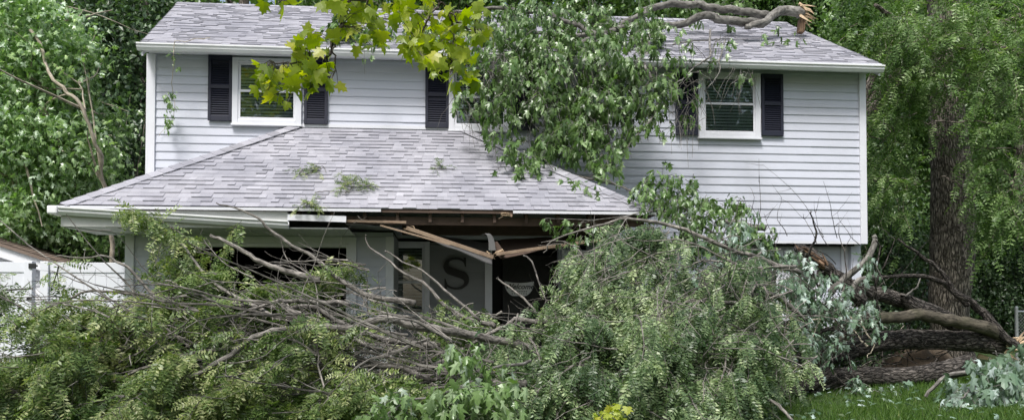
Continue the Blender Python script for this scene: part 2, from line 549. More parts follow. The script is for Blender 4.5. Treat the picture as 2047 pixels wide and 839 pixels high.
def siding(part, x0, x1, z0, z1, yf, cuts=(), matname='vinyl', axis='x', flip=1, seed=1, fasc=None):
    """lapped courses; each length of board is an object. cuts: (xa, xb, za, zb)"""
    rr = random.Random(seed)
    k, z = 0, z0
    while z < z1 - 0.02:
        zt = min(z + CRS, z1)
        iv = [(x0, x1)]
        for (xa, xb, za, zb) in cuts:
            if zt > za + 0.005 and z < zb - 0.005:
                nv = []
                for a, b_ in iv:
                    if xb <= a or xa >= b_:
                        nv.append((a, b_))
                    else:
                        if xa - a > 0.02:
                            nv.append((a, xa))
                        if b_ - xb > 0.02:
                            nv.append((xb, b_))
                iv = nv
        for a, b_ in iv:
            xs = [a]
            nxt = a + rr.uniform(1.2, 3.6)
            while nxt < b_ - 0.5:
                xs.append(nxt)
                nxt += 3.66
            xs.append(b_)
            for q in range(len(xs) - 1):
                xa, xb = xs[q], xs[q + 1]
                o = rr.uniform(0, 0.0015) + 0.0012 * (q % 2)
                # front face leans out to the butt edge; a small return below it
                zj = rr.uniform(-0.0018, 0.0018)
                prof = [(0, z + 0.004), (-0.016 - o, z + zj), (-0.0155 - o, z + zj + 0.014), (-0.004, zt + 0.004), (0, zt + 0.004)]
                mb = MB()
                if axis == 'x':
                    mb.extrude(prof, (xa, yf, 0), (xb, yf, 0), rr.random())
                else:      # along y, at x = yf, facing -x (flip 1) or +x (flip -1)
                    n = len(prof)
                    v = [(yf + flip * py_, s, pz_) for s in (xa, xb) for (py_, pz_) in prof]
                    mb.add(v, [np.array([(i, (i + 1) % n, n + (i + 1) % n, n + i) for i in range(n)]),
                               np.array([list(range(n))]), np.array([list(range(n, 2 * n))])], rr.random())
                mb.build('siding_board', matname, part)
        z += CRS
        k += 1


# --- upper wall (sheathing slab) and its boards
WIN = [(466, 604, 108, 250), (897, 1021, 130, 262), (1394, 1518, 147, 276)]   # outer trim in the photo
wins = []
for (a, b_, c, d) in WIN:
    p0, p1 = P(a, (c + d) / 2, W), P(b_, (c + d) / 2, W)
    zb = P((a + b_) / 2, d, W)[2]
    wins.append((p0[0], p1[0], zb, min(P((a + b_) / 2, c, W)[2], ZT - 0.03)))
cutl = [(a + 0.05, b_ - 0.05, c + 0.05, d - 0.02) for (a, b_, c, d) in wins]
uw = MB().box(XL, XR, W, W + 0.15, ZB, ZT + 0.05).build('front_wall', 'vinyl', house)
siding(uw, XL + 0.11, XR - 0.09, ZB + 0.01, ZT, W, cutl, seed=3)
# corner posts, starter strip under the overhang
MB().box(XL - 0.02, XL + 0.11, W - 0.042, W + 0.1, ZB - 0.02, ZT).build('corner_post', 'trim', house, bevel=0.004)
MB().box(XR - 0.09, XR + 0.02, W - 0.042, W + 0.1, ZB - 0.03, ZT).build('corner_post', 'trim', house, bevel=0.004)
MB().box(2.9, XR - 0.09, W - 0.02, W, ZB - 0.03, ZB + 0.01).build('starter_strip', 'trim', house)
# gable walls and back
YB = 18.6
RY = (EY + 18.98) / 2
RZ0, RM = 5.16, 0.555
for (x, fl, nm) in ((XL, 1, 'gable_wall'), (XR, -1, 'gable_wall')):
    g = MB()
    xx = (x, x + 0.15) if fl == 1 else (x - 0.15, x)
    v = [(xq, yq, zq) for xq in xx for (yq, zq) in ((W + 0.16, 0), (YB, 0), (YB, ZT), (RY, ZT + 1.85), (W + 0.16, ZT))]
    g.add(v, [np.array([(0, 1, 2, 3, 4), (5, 6, 7, 8, 9)]), np.array([(i, (i + 1) % 5, 5 + (i + 1) % 5, 5 + i) for i in range(5)])])
    gw = g.build(nm, 'vinyl', house)
    siding(gw, W + 0.16, YB, 0.3, ZT, x, (), axis='y', flip=fl, seed=9)
MB().box(XL + 0.15, XR - 0.15, YB - 0.15, YB, 0, ZT).build('back_wall', 'vinyl', house)
MB().box(XL + 0.1, XR - 0.1, W + 0.15, YB - 0.15, ZB - 0.05, ZB + 0.1).build('floor_deck', 'dark_room', house)
MB().box(2.0, XR - 0.02, W + 0.002, W + 0.3, ZB - 0.02, ZB - 0.005).build('overhang_soffit', 'soffit', house)

# --- windows of the upper storey
def window(x0, x1, z0, z1, yf, tw=0.085, cutrail=0.5, parent=house, blind=True, slat=0.05, curtain=False):
    tr = MB()
    tr.box(x0, x0 + tw, yf - 0.062, yf, z0, z1).box(x1 - tw, x1, yf - 0.062, yf, z0, z1)
    tr.box(x0 + tw, x1 - tw, yf - 0.0605, yf, z1 - tw * 0.8, z1).box(x0 + tw, x1 - tw, yf - 0.0605, yf, z0, z0 + tw * 0.8)
    tr.box(x0 - 0.012, x1 + 0.012, yf - 0.085, yf - 0.002, z0 - 0.03, z0 - 0.002)
    w = tr.build('window', 'trim', parent, bevel=0.004)
    a, b_, c, d = x0 + tw, x1 - tw, z0 + tw * 0.8, z1 - tw * 0.8
    mid = c + (d - c) * cutrail
    sw = 0.036
    for (za, zb, y) in ((mid - 0.015, d, yf - 0.022), (c, mid + 0.018, yf - 0.036)):
        s = MB()
        s.box(a, a + sw, y - 0.014, y, za, zb).box(b_ - sw, b_, y - 0.014, y, za, zb)
        s.box(a + sw, b_ - sw, y - 0.0135, y, za, za + sw).box(a + sw, b_ - sw, y - 0.0135, y, zb - sw, zb)
        s.build('sash', 'trim', w, bevel=0.002)
        MB().box(a + sw - 0.004, b_ - sw + 0.004, y - 0.009, y - 0.005, za + sw - 0.004, zb - sw + 0.004).build('pane', 'glass', w)
    if blind:
        bl = MB()
        z = c + 0.01
        while z < d:
            dz = rng.normal(0, 0.0015)
            bl.add([(a + 0.01, yf - 0.013, z + dz), (b_ - 0.01, yf - 0.013, z + dz + rng.normal(0, .002)), (b_ - 0.01, yf - 0.004, z + 0.036), (a + 0.01, yf - 0.004, z + 0.036)], [(0, 1, 2, 3)])
            z += slat
        bl.build('blind', 'blind', w, kind='stuff')
    if curtain:
        k = 60
        xs = np.linspace(a, b_, k)
        ys = yf - 0.01 + 0.005 * np.sin(xs * 60)
        v = np.concatenate([np.stack([xs, ys, np.full(k, c)], -1), np.stack([xs, ys, np.full(k, d)], -1)])
        i = np.arange(k - 1)
        MB().add(v, np.stack([i, i + 1, i + k + 1, i + k], -1)).build('curtain', 'curtain', w)
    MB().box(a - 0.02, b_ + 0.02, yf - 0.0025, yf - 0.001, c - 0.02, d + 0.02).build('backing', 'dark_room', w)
    return w


for (a, b_, c, d), cr in zip(wins, (0.5, 0.5, 0.52)):
    window(a, b_, c, d, W, cutrail=cr)

# --- shutters
def shutter(x0, x1, z0, z1, yf=W):
    s = MB()
    fw = 0.045
    midz = z0 + (z1 - z0) * 0.52
    s.box(x0, x0 + fw, yf - 0.064, yf - 0.029, z0, z1).box(x1 - fw, x1, yf - 0.064, yf - 0.029, z0, z1)
    for (za, zb) in ((z0, z0 + 0.075), (midz - 0.03, midz + 0.03), (z1 - 0.07, z1)):
        s.box(x0 + fw, x1 - fw, yf - 0.0625, yf - 0.029, za, zb)
    s.box(x0 + fw - 0.002, x1 - fw + 0.002, yf - 0.036, yf - 0.030, z0 + 0.02, z1 - 0.02)
    o = s.build('shutter', 'shutter', house, bevel=0.003)
    l = MB()
    for (za, zb) in ((z0 + 0.078, midz - 0.033), (midz + 0.033, z1 - 0.073)):
        z = za
        while z < zb - 0.03:
            v = [(x, y, zz) for x in (x0 + fw, x1 - fw) for (y, zz) in ((yf - 0.060, z), (yf - 0.038, z + 0.027), (yf - 0.036, z + 0.022), (yf - 0.058, z - 0.004))]
            l.add(v, [np.array([(0, 1, 5, 4), (1, 2, 6, 5), (2, 3, 7, 6), (3, 0, 4, 7)])])
            z += 0.034
    l.build('louver', 'shutter', o, kind='stuff')


for (a, b_, c, d) in ((418, 467, 109, 243), (609, 657, 118, 250), (850, 898, 130, 257), (1021, 1069, 136, 262), (1348, 1393, 148, 271), (1519, 1563, 150, 273)):
    m = (a + b_) / 2
    shutter(P(a, c, W)[0] + 0.004, P(b_, c, W)[0] - 0.004, P(m, d, W)[2], min(P(m, c, W)[2], ZT - 0.005))

# --- upper roof: deck, joined shingles (too fine to pick apart), gutter, fascia, soffit
XEL, XER = XL - 0.0, XR + 0.10
XRL = -5.0                      # the left rake runs out a little towards the ridge
EYG = EY - 0.02
rz = lambda y: RZ0 + RM * (y - EYG)
th = 0.06
deck = MB()
v = [(XEL, EYG, rz(EYG)), (XER, EYG, rz(EYG)), (XER, RY, rz(RY)), (XRL, RY, rz(RY)), (XER, 2 * RY - EYG, rz(EYG)), (XEL, 2 * RY - EYG, rz(EYG))]
v += [(x, y, z - th) for (x, y, z) in v]
deck.add(v, [(0, 1, 2, 3), (3, 2, 4, 5), (6, 9, 8, 7), (9, 11, 10, 8), (0, 6, 7, 1), (1, 7, 8, 2), (2, 8, 10, 4), (4, 10, 11, 5), (5, 11, 9, 3), (3, 9, 6, 0)], 0.4)
upper_roof = deck.build('upper_roof', 'shingle', house)
SL = math.sqrt(1 + RM * RM)
mb = MB()
exp_ = 0.125
nrow = int((RY - EYG) * SL / exp_)
nrm = np.array([0, -RM, 1]) / SL
for r in range(nrow + 1):
    s0 = r * exp_ - 0.012
    s1 = min(s0 + exp_ + 0.03, (RY - EYG) * SL)
    y0, y1 = EYG + s0 / SL, EYG + s1 / SL
    fl = (y0 - EYG) / (RY - EYG)
    xl = XEL + (XRL - XEL) * max(fl, 0) - 0.01
    x = xl
    first = True
    while x < XER + 0.01:
        w_ = random.choice((0.1, 0.14, 0.18, 0.22, 0.27))
        x2 = min(x + w_, XER + 0.012)
        hgt = random.choice((0.006, 0.008, 0.016, 0.018))
        dx = 0.0
        pts = []
        for (xx, yy, hh) in ((x, y0, hgt), (x2, y0, hgt), (x2, y1, 0.002), (x, y1, 0.002)):
            pts.append(np.array([xx, yy, rz(yy)]) + nrm * hh)
        low = [np.array([x, y0, rz(y0)]), np.array([x2, y0, rz(y0)])]
        mb.add(pts + low, [(0, 1, 2, 3), (4, 5, 1, 0)], np.clip(rng.normal(0.55, 0.11), 0, 1))
        x = x2 + 0.0005
mb.build('shingles', 'shingle', upper_roof, kind='stuff')
mb = MB()     # ridge caps
x = XRL
while x < XER:
    x2 = min(x + 0.145, XER)
    for sgn in (-1, 1):
        y_ = RY + sgn * 0.14
        z_ = rz(RY) - 0.14 * RM
        mb.add([(x, y_, z_ + 0.012), (x2 + 0.03, y_, z_ + 0.007), (x2 + 0.03, RY, rz(RY) + 0.02), (x, RY, rz(RY) + 0.025)], [(0, 1, 2, 3)], rng.random())
    x = x2
mb.build('ridge_caps', 'shingle', upper_roof, kind='stuff')
KG = [(0, 0), (0, -0.10), (-0.055, -0.10), (-0.085, -0.06), (-0.085, -0.035), (-0.105, -0.02), (-0.105, 0.0), (-0.098, 0.0), (-0.098, -0.012), (-0.012, -0.06), (-0.012, 0)]
MB().box(XEL + 0.01, XER - 0.01, EY, EY + 0.025, 5.045, rz(EYG) - th - 0.002 + 0.012).build('fascia', 'trim', house)
MB().extrude(KG, (XEL - 0.03, EY, 5.152), (XER + 0.02, EY, 5.128)).build('gutter', 'gutter', house)
MB().box(XEL - 0.01, XER, EY - 0.05, EY + 0.03, rz(EYG) - 0.014, rz(EYG) + 0.001).build('drip_edge', 'trim', house)
sf = MB().box(XEL + 0.01, XER - 0.01, EY + 0.03, W + 0.1, ZT + 0.015, ZT + 0.03).build('soffit', 'soffit', house)
x = XEL + 0.02
while x < XER - 0.35:             # vented panels, each with its rib
    MB().box(x, x + 0.297, EY + 0.03, W - 0.02, ZT + 0.004, ZT + 0.014).box(x + 0.299, x + 0.303, EY + 0.03, W - 0.02, ZT - 0.004, ZT + 0.0135).box(x + 0.148, x + 0.154, EY + 0.031, W - 0.021, ZT - 0.002, ZT + 0.006).build('soffit_panel', 'soffit' if x > 3 else 'trim', sf)
    x += 0.304
for x in (XL, XR):
    sgn = -1 if x < 0 else 1
    mb = MB()
    xo = x + (0.0 if sgn < 0 else 0.1) * 1
    v = []
    for (xx, yy) in ((XEL if sgn < 0 else XER, EYG), (XRL if sgn < 0 else XER, RY)):
        v += [(xx - sgn * 0.02, yy, rz(yy) - th - 0.12), (xx - sgn * 0.02, yy, rz(yy) - th + 0.0), (xx - sgn * 0.045, yy, rz(yy) - th - 0.12), (xx - sgn * 0.045, yy, rz(yy) - th)]
    mb.add(v, [(0, 1, 5, 4), (2, 6, 7, 3), (0, 4, 6, 2), (1, 3, 7, 5), (0, 2, 3, 1), (4, 5, 7, 6)])
    mb.build('rake_board', 'trim', house)

# --- the front wing: garage wall, porch recess, hip roof
GY_ = 11.0
GXL, GXR, GZ = -4.16, -0.673, 2.27
ox0, ox1, oz = -3.60, -1.245, 2.17
gw = MB()
gw.box(GXL, ox0, GY_, GY_ + 0.15, 0, GZ + 0.06).box(ox1, GXR, GY_, GY_ + 0.15, 0, GZ + 0.06).box(ox0, ox1, GY_, GY_ + 0.15, oz, GZ + 0.06)
garage_wall = gw.build('garage_wall', 'vinyl', house)
siding(garage_wall, GXL + 0.10, GXR - 0.09, 0.08, GZ, GY_, [(ox0 - 0.03, ox1 + 0.03, -1, 9)], seed=5)
MB().box(GXL - 0.015, GXL + 0.10, GY_ - 0.042, GY_ + 0.1, 0, GZ).build('corner_post', 'trim', house, bevel=0.004)
MB().box(GXR - 0.09, GXR + 0.015, GY_ - 0.042, GY_ + 0.1, 0, GZ).build('corner_post', 'trim', house, bevel=0.004)
tr = MB()
tr.box(ox0 - 0.09, ox0 + 0.0, GY_ - 0.05, GY_, 0, oz + 0.09).box(ox1, ox1 + 0.09, GY_ - 0.05, GY_, 0, oz + 0.09).box(ox0, ox1, GY_ - 0.049, GY_, oz, oz + 0.09)
tr.box(ox0, ox0 + 0.05, GY_ - 0.012, GY_ + 0.12, 0, oz).box(ox1 - 0.05, ox1, GY_ - 0.012, GY_ + 0.12, 0, oz).box(ox0 + 0.05, ox1 - 0.05, GY_ - 0.012, GY_ + 0.12, oz - 0.05, oz)
tr.build('garage_opening_frame', 'trim', house, bevel=0.004)
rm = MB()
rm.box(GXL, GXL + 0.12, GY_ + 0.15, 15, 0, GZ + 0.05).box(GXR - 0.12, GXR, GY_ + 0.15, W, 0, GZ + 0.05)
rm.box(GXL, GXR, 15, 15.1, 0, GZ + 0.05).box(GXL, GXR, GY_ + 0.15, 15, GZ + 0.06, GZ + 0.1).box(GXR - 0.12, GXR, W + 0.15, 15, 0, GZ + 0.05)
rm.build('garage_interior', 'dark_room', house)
MB().box(GXR - 0.002, GXR + 0.01, GY_ + 0.1, W, 0, GZ + 0.05).build('garage_side_wall', 'shaded_vinyl', house)
MB().box(GXL - 0.01, GXL + 0.002, GY_ + 0.1, W, 0, GZ + 0.3).build('garage_side_wall', 'vinyl', house)
# porch back wall with letter and window
PX0, PX1 = GXR + 0.012, 0.66
pw = MB().box(PX0 - 0.05, PX1 + 0.02, W, W + 0.14, 0, ZB - 0.06).build('porch_wall', 'shaded_vinyl', house)
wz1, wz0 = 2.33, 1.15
siding(pw, PX0, PX1, 0.1, ZB - 0.08, W, [(-9, -0.25, wz0 - 0.02, wz1)], 'shaded_vinyl', seed=8)
window(-0.80, -0.19, wz0, wz1, W, 0.08, 0.47, blind=True)
MB().box(PX1, PX1 + 0.11, W - 0.042, W + 0.1, 0, ZB - 0.06).build('corner_post', 'trim', house, bevel=0.004)
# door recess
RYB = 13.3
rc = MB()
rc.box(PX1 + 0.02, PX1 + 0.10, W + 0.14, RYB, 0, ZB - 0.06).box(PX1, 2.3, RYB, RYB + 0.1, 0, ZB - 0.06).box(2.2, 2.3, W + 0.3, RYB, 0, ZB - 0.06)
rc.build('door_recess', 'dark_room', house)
dr = MB().box(1.0, 1.9, RYB - 0.05, RYB - 0.002, 0.15, 2.2).build('front_door', 'door_paint', house, bevel=0.005)
for (za, zb) in ((0.3, 1.0), (1.15, 2.0)):
    for (xa, xb) in ((1.1, 1.4), (1.5, 1.8)):
        MB().box(xa, xb, RYB - 0.058, RYB - 0.051, za, zb).build('door_panel', 'door_paint', dr, bevel=0.004)
MB().box(1.83, 1.87, RYB - 0.11, RYB - 0.05, 1.1, 1.15).build('handle', 'galvanised', dr, bevel=0.01)
# sidelight window right of the door
window(1.90, 2.42, 1.0, 2.24, W + 0.29, 0.07, 0.5, blind=False, curtain=True)
# lower right wall
LY = W + 0.30
lw = MB().box(1.85, XR - 0.15, LY, LY + 0.14, 0.1, ZB - 0.02).build('lower_wall', 'vinyl', house)
lwx0, lwx1 = P(1490, 540, LY)[0], P(1640, 540, LY)[0]
siding(lw, 2.45, XR - 0.26, 0.2, ZB - 0.03, LY, [(lwx0 + 0.04, lwx1 - 0.04, 1.0, 2.25)], seed=12)
MB().box(XR - 0.27, XR - 0.15, LY - 0.042, LY + 0.1, 0.1, ZB - 0.025).build('corner_post', 'trim', house, bevel=0.004)
window(lwx0, lwx0 + 0.62, 0.98, 2.27, LY, 0.08, 0.5, blind=False, curtain=True)
window(lwx0 + 0.63, lwx1, 0.98, 2.27, LY, 0.08, 0.5, blind=False, curtain=True)
MB().box(-0.66, 2.6, 10.6, W, -0.05, 0.12).build('porch_slab', 'soffit', house)

# hip roof of the wing
HY, HZ0 = 10.03, 2.53
HZ1 = 4.06
HM = (HZ1 - HZ0) / (W - HY)
TXL, TXR = -2.271, 0.392
run = W - HY
HXL, HXR = TXL - run * 0.985, TXR + run
hz = lambda y: HZ0 + HM * (y - HY)
deck = MB()
tk = 0.05
v = [(HXL, HY, HZ0), (HXR, HY, HZ0), (TXR, W - 0.02, hz(W - 0.02)), (TXL, W - 0.02, hz(W - 0.02)), (HXL, W - 0.02, HZ0), (HXR, W - 0.02, HZ0)]
v += [(x, y, z - tk) for (x, y, z) in v]
deck.add(v, [np.array([(0, 1, 2, 3), (6, 9, 8, 7), (0, 6, 7, 1), (0, 4, 10, 6), (1, 7, 11, 5)]), np.array([(0, 3, 4), (1, 5, 2), (6, 10, 9), (7, 8, 11)])], 0.35)
porch_roof = deck.build('porch_roof', 'old_wood', house)
HSL = math.sqrt(1 + HM * HM)
hn = np.array([0, -HM, 1]) / HSL
nrow = int(round(run * HSL / exp_))
tabs = []
for r in range(nrow):
    s0 = r * exp_ - 0.015
    s1 = min(s0 + exp_ + 0.02, run * HSL)
    y0, y1 = HY + s0 / HSL, HY + s1 / HSL
    fl0, fl1 = (y0 - HY) / run, (y1 - HY) / run
    L0, R0_ = HXL + (TXL - HXL) * fl0, HXR + (TXR - HXR) * fl0
    L1, R1_ = HXL + (TXL - HXL) * fl1, HXR + (TXR - HXR) * fl1
    x = L0 + random.uniform(-0.2, 0)
    wav = random.uniform(0, 6)
    while x < R0_:
        w_ = random.choice((0.09, 0.11, 0.13, 0.15, 0.17))
        x2 = x + w_
        xa0, xb0 = max(x, L0), min(x2, R0_)
        xa1, xb1 = max(x, L1), min(x2, R1_)
        if xb1 < xa1 + 0.002:
            xa1 = xb1 = (max(min((x + x2) / 2, R1_), L1))
        if xb0 - xa0 > 0.01:
            hgt = random.choice((0.006, 0.008, 0.016, 0.018, 0.02))
            sag = 0.006 * math.sin(x * 2.1 + wav) + random.uniform(-0.003, 0.003)
            base = [np.array([xx, yy, hz(yy)]) for (xx, yy) in ((xa0, y0 - sag * 0.4), (xb0, y0 - sag * 0.4), (xb1, y1), (xa1, y1))]
            top = [base[0] + hn * hgt, base[1] + hn * hgt, base[2] + hn * 0.003, base[3] + hn * 0.003]
            tabs.append((r, (xb0 - xa0), MB().add(top + [base[0] + hn * 0.0005, base[1] + hn * 0.0005, base[2] + hn * 0.0005, base[3] + hn * 0.0005],
                                                 [(0, 1, 2, 3), (4, 5, 1, 0), (5, 6, 2, 1), (7, 4, 0, 3), (4, 7, 6, 5)],
                                                 np.clip(rng.normal(0.55, 0.11), 0, 1))))
        x = x2 + 0.001
tabs.sort(key=lambda q: q[0])
rest = MB()
for i, (r, w_, m_) in enumerate(tabs):
    if i < 300:
        m_.build('shingle', 'shingle', porch_roof)
    else:
        for vv, tt, ff in zip(m_.v, m_.t, [m_.f]):
            rest.add(vv, [np.concatenate(ff)], tt)
rest.build('shingles', 'shingle', porch_roof, kind='stuff')
# side slopes shingled plainly, hip caps one by one
for sgn, (hx, tx) in ((-1, (HXL, TXL)), (1, (HXR, TXR))):
    side = MB()
    for r in range(nrow):
        f0, f1 = (r * exp_ - 0.015) / (run * HSL), min(((r + 1) * exp_ + 0.02) / (run * HSL), 1)
        y0, y1 = HY + run * max(f0, 0), HY + run * f1
        x0, x1 = hx + (tx - hx) * f0, hx + (tx - hx) * f1
        z0, z1 = HZ0 + (HZ1 - HZ0) * f0, HZ0 + (HZ1 - HZ0) * f1
        yy = y0
        while yy < W - 0.05:
            y2 = min(yy + random.choice((0.15, 0.2, 0.28)), W - 0.03)
            side.add([(x0, yy, z0 + 0.016), (x0, y2, z0 + 0.016), (x1, max(y2, y1), z1 + 0.006), (x1, max(yy, y1), z1 + 0.006)], [(0, 1, 2, 3)], rng.random())
            yy = y2 + 0.001
    side.build('side_shingles', 'shingle', porch_roof, kind='stuff')
    a0, a1 = np.array([hx, HY, HZ0]), np.array([tx, W - 0.03, HZ1])
    L = np.linalg.norm(a1 - a0)
    dirv = (a1 - a0) / L
    n_ = int(L / 0.16)
    # two leaves of the cap: one on the front slope, one on the side slope
    e_front = np.cross(hn, dirv)
    e_front *= (-sgn) * np.sign(e_front[0] * -sgn) if abs(e_front[0]) > 1e-6 else 1
    if e_front[0] * -sgn < 0:
        e_front = -e_front
    ns = np.array([sgn * HM, 0, 1.0]) / math.sqrt(1 + HM * HM)
    e_side = np.cross(ns, dirv)
    if e_side[1] < 0:
        e_side = -e_side
    for k in range(n_):
        p0, p1 = a0 + dirv * (k * L / n_ - 0.01), a0 + dirv * ((k + 1) * L / n_ + 0.02)
        lift0, lift1 = np.array([0, 0, 0.030]), np.array([0, 0, 0.020])
        cw = 0.14
        vv = [p0 + lift0, p0 + e_front * cw + lift0 * 0.9, p1 + e_front * cw + lift1 * 0.9, p1 + lift1, p0 + e_side * cw + lift0 * 0.9, p1 + e_side * cw + lift1 * 0.9]
        lo = [q - np.array([0, 0, 0.010]) for q in vv]
        MB().add(vv + lo, [(0, 1, 2, 3), (0, 3, 5, 4), (6, 7, 1, 0), (6, 0, 4, 10), (7, 8, 2, 1), (10, 4, 5, 11)], np.clip(rng.normal(0.5, 0.22), 0, 1)).build('hip_cap', 'shingle', porch_roof)
# flashing where the wing roof meets the wall
MB().box(TXL, TXR, W - 0.032, W - 0.018, HZ1 + 0.0, HZ1 + 0.05).build('flashing', 'trim', house)

# eave: rafter tails, drip edge, sagging gutter, fascia remains
x = HXL + 0.35
k = 0
while x < HXR - 0.3:
    ym = HY + 0.05
    ye = min(W - 0.05, HY + min(x - HXL, HXR - x, run) * 0.97)
    v = []
    for (yy) in (ym, ye):
        for zz in (hz(yy) - tk - 0.003, hz(yy) - tk - 0.14):
            for dx in (-0.019, 0.019):
                v.append((x + dx, yy, zz))
    MB().add(v, [(0, 1, 3, 2), (4, 6, 7, 5), (0, 4, 5, 1), (2, 3, 7, 6), (0, 2, 6, 4), (1, 5, 7, 3)]).build('rafter', 'old_wood', house)
    x += 0.4064
dxe = P(762, 432, HY)[0]
MB().box(HXL - 0.02, dxe, HY - 0.055, HY + 0.05, HZ0 - 0.016, HZ0 - 0.004).box(HXL - 0.02, dxe, HY - 0.055, HY - 0.049, HZ0 - 0.05, HZ0 - 0.004).build('drip_edge', 'trim', house)
dx2 = P(1025, 432, HY)[0]
MB().box(dx2, HXR, HY - 0.055, HY + 0.05, HZ0 - 0.016, HZ0 - 0.004).box(dx2, HXR, HY - 0.055, HY - 0.049, HZ0 - 0.05, HZ0 - 0.004).build('drip_edge', 'trim', house)
MB().bar(P(1002, 427, HY - 0.05), P(1024, 431, HY - 0.05), 0.03, 0.035).build('splintered_edge', 'broken_wood', house)
# gutter: hung from the left corner, dropping away to the right
ga, gb = np.array(P(124, 414, HY)), np.array(P(578, 442, HY))
ga[1] = gb[1] = HY - 0.005
MB().extrude(KG, ga, gb).build('gutter', 'gutter', house)
MB().box(HXL - 0.12, HXL - 0.0, HY - 0.1, GY_ + 0.03, HZ0 - 0.12, HZ0 - 0.022).build('gutter', 'gutter', house, bevel=0.015)
MB().box(HXL + 0.0, P(575, 440, HY)[0], HY + 0.0, HY + 0.03, GZ + 0.0, HZ0 - 0.055).build('fascia', 'soffit', house)
MB().bar(P(575, 434, HY - 0.02), P(692, 438, HY - 0.02), 0.02, 0.075).build('fascia', 'trim', house)
MB().box(P(690, 440, HY)[0], 2.6, HY + 0.1, HY + 0.13, HZ0 - 0.19, HZ0 - 0.09).build('sub_fascia', 'old_wood', house)
MB().bar(P(690, 441, HY + 0.02), P(812, 444, HY + 0.02), 0.02, 0.03).build('nailer_strip', 'broken_wood', house)
# left soffit box with its returns
sx1 = P(700, 450, HY + 0.3)[0]
sfl = MB().box(HXL + 0.02, GXL - 0.017, HY + 0.03, GY_ + 0.04, GZ + 0.002, GZ + 0.015).box(GXL - 0.017, sx1, HY + 0.03, GY_ - 0.032, GZ + 0.002, GZ + 0.015).build('soffit', 'soffit', house)
x = HXL + 0.5
while x < sx1 - 0.3:
    MB().box(x, x + 0.296, HY + 0.04, GY_ - 0.035, GZ - 0.006, GZ + 0.001).box(x + 0.146, x + 0.152, HY + 0.041, GY_ - 0.036, GZ - 0.012, GZ - 0.0055).build('soffit_panel', 'soffit', sfl)
    x += 0.304
MB().bar((HXL + 0.03, HY + 0.03, GZ - 0.003), (GXL - 0.02, GY_ - 0.03, GZ - 0.003), 0.03, 0.01).build('mitre_strip', 'soffit', house)
MB().box(HXL - 0.0, HXL + 0.022, HY + 0.03, GY_ + 0.04, GZ + 0.0, HZ0 - 0.02).build('fascia', 'trim', house)
MB().box(HXL + 0.024, GXL - 0.013, GY_ + 0.04, GY_ + 0.06, GZ + 0.0, HZ0 - 0.0).build('soffit_return', 'trim', house)

# torn soffit hanging in a V with its broken boards
def sheet(front, back, name, matname, n=14, thick=0.008, rib=0.006):
    fr_ = smooth_path([P(*p) for p in front], n)
    bk = smooth_path([P(*p) for p in back], n)
    m = 7
    g = np.array([[fr_[i] * (1 - j / (m - 1)) + bk[i] * (j / (m - 1)) for j in range(m)] for i in range(n)])
    g[:, :, 2] += np.where(np.arange(n) % 3 == 0, -rib, 0)[:, None]
    g[1:-1, 0, 2] += rng.normal(0, 0.004, n - 2)
    top = g.reshape(-1, 3)
    bot = top - np.array([0, 0, thick])
    i = (np.arange(n - 1)[:, None] * m + np.arange(m - 1)[None]).ravel()
    q = np.stack([i, i + m, i + m + 1, i + 1], -1)
    K = n * m
    e = np.arange(n - 1) * m
    mb_ = MB().add(np.concatenate([top, bot]), [np.concatenate([q, q[:, ::-1] + K, np.stack([e, e + K, e + m + K, e + m], -1), np.stack([e + m - 1, e + 2 * m - 1, e + 2 * m - 1 + K, e + m - 1 + K], -1)])])
    return mb_.build(name, matname, house)


sheet([(690, 446, 10.12), (780, 454, 10.12), (880, 486, 10.12), (984, 529, 10.14)], [(700, 456, 10.95), (790, 460, 10.95), (890, 472, 10.95), (978, 486, 10.95)], 'torn_soffit', 'old_metal')
sheet([(1004, 516, 10.14), (1080, 499, 10.12), (1150, 489, 10.1), (1215, 476, 10.1)], [(1000, 478, 10.95), (1080, 474, 10.95), (1150, 470, 10.95), (1220, 466, 10.95)], 'torn_soffit', 'old_wood')
MB().bar(P(812, 455, 10.08), P(986, 514, 10.08), 0.024, 0.05).build('broken_fascia_board', 'broken_wood', house, bevel=0.004)
MB().bar(P(760, 450, 10.06), P(900, 489, 10.06), 0.012, 0.02).build('broken_strip', 'broken_wood', house)
MB().bar(P(992, 508, 10.08), P(1210, 478, 10.08), 0.03, 0.04).build('broken_fascia_board', 'broken_wood', house, bevel=0.004)
MB().bar(P(988, 487, 10.2), P(1006, 512, 10.12), 0.03, 0.09).build('broken_block', 'old_wood', house)
# bent strip of flashing hanging above the V
pth = smooth_path([P(963, 470, 10.16), P(975, 467, 10.14), P(982, 480, 10.14), P(984, 500, 10.14)], 12)
mb = MB()
wv = np.linspace(0.02, 0.045, 12)
vv = np.concatenate([pth - np.stack([wv, 0 * wv, 0 * wv], -1), pth + np.stack([wv, 0 * wv, 0 * wv], -1)])
vv = np.concatenate([vv, vv + (0, 0.004, 0)])
i = np.arange(11)
q = np.stack([i, i + 1, i + 13, i + 12], -1)
mb.add(vv, [np.concatenate([q, q[:, ::-1] + 24])])
mb.build('bent_flashing', 'old_metal', house)
# porch beam over the posts
MB().box(-0.6, 2.5, W - 0.25, W - 0.12, 2.42, 2.6).build('porch_beam', 'old_wood', house)

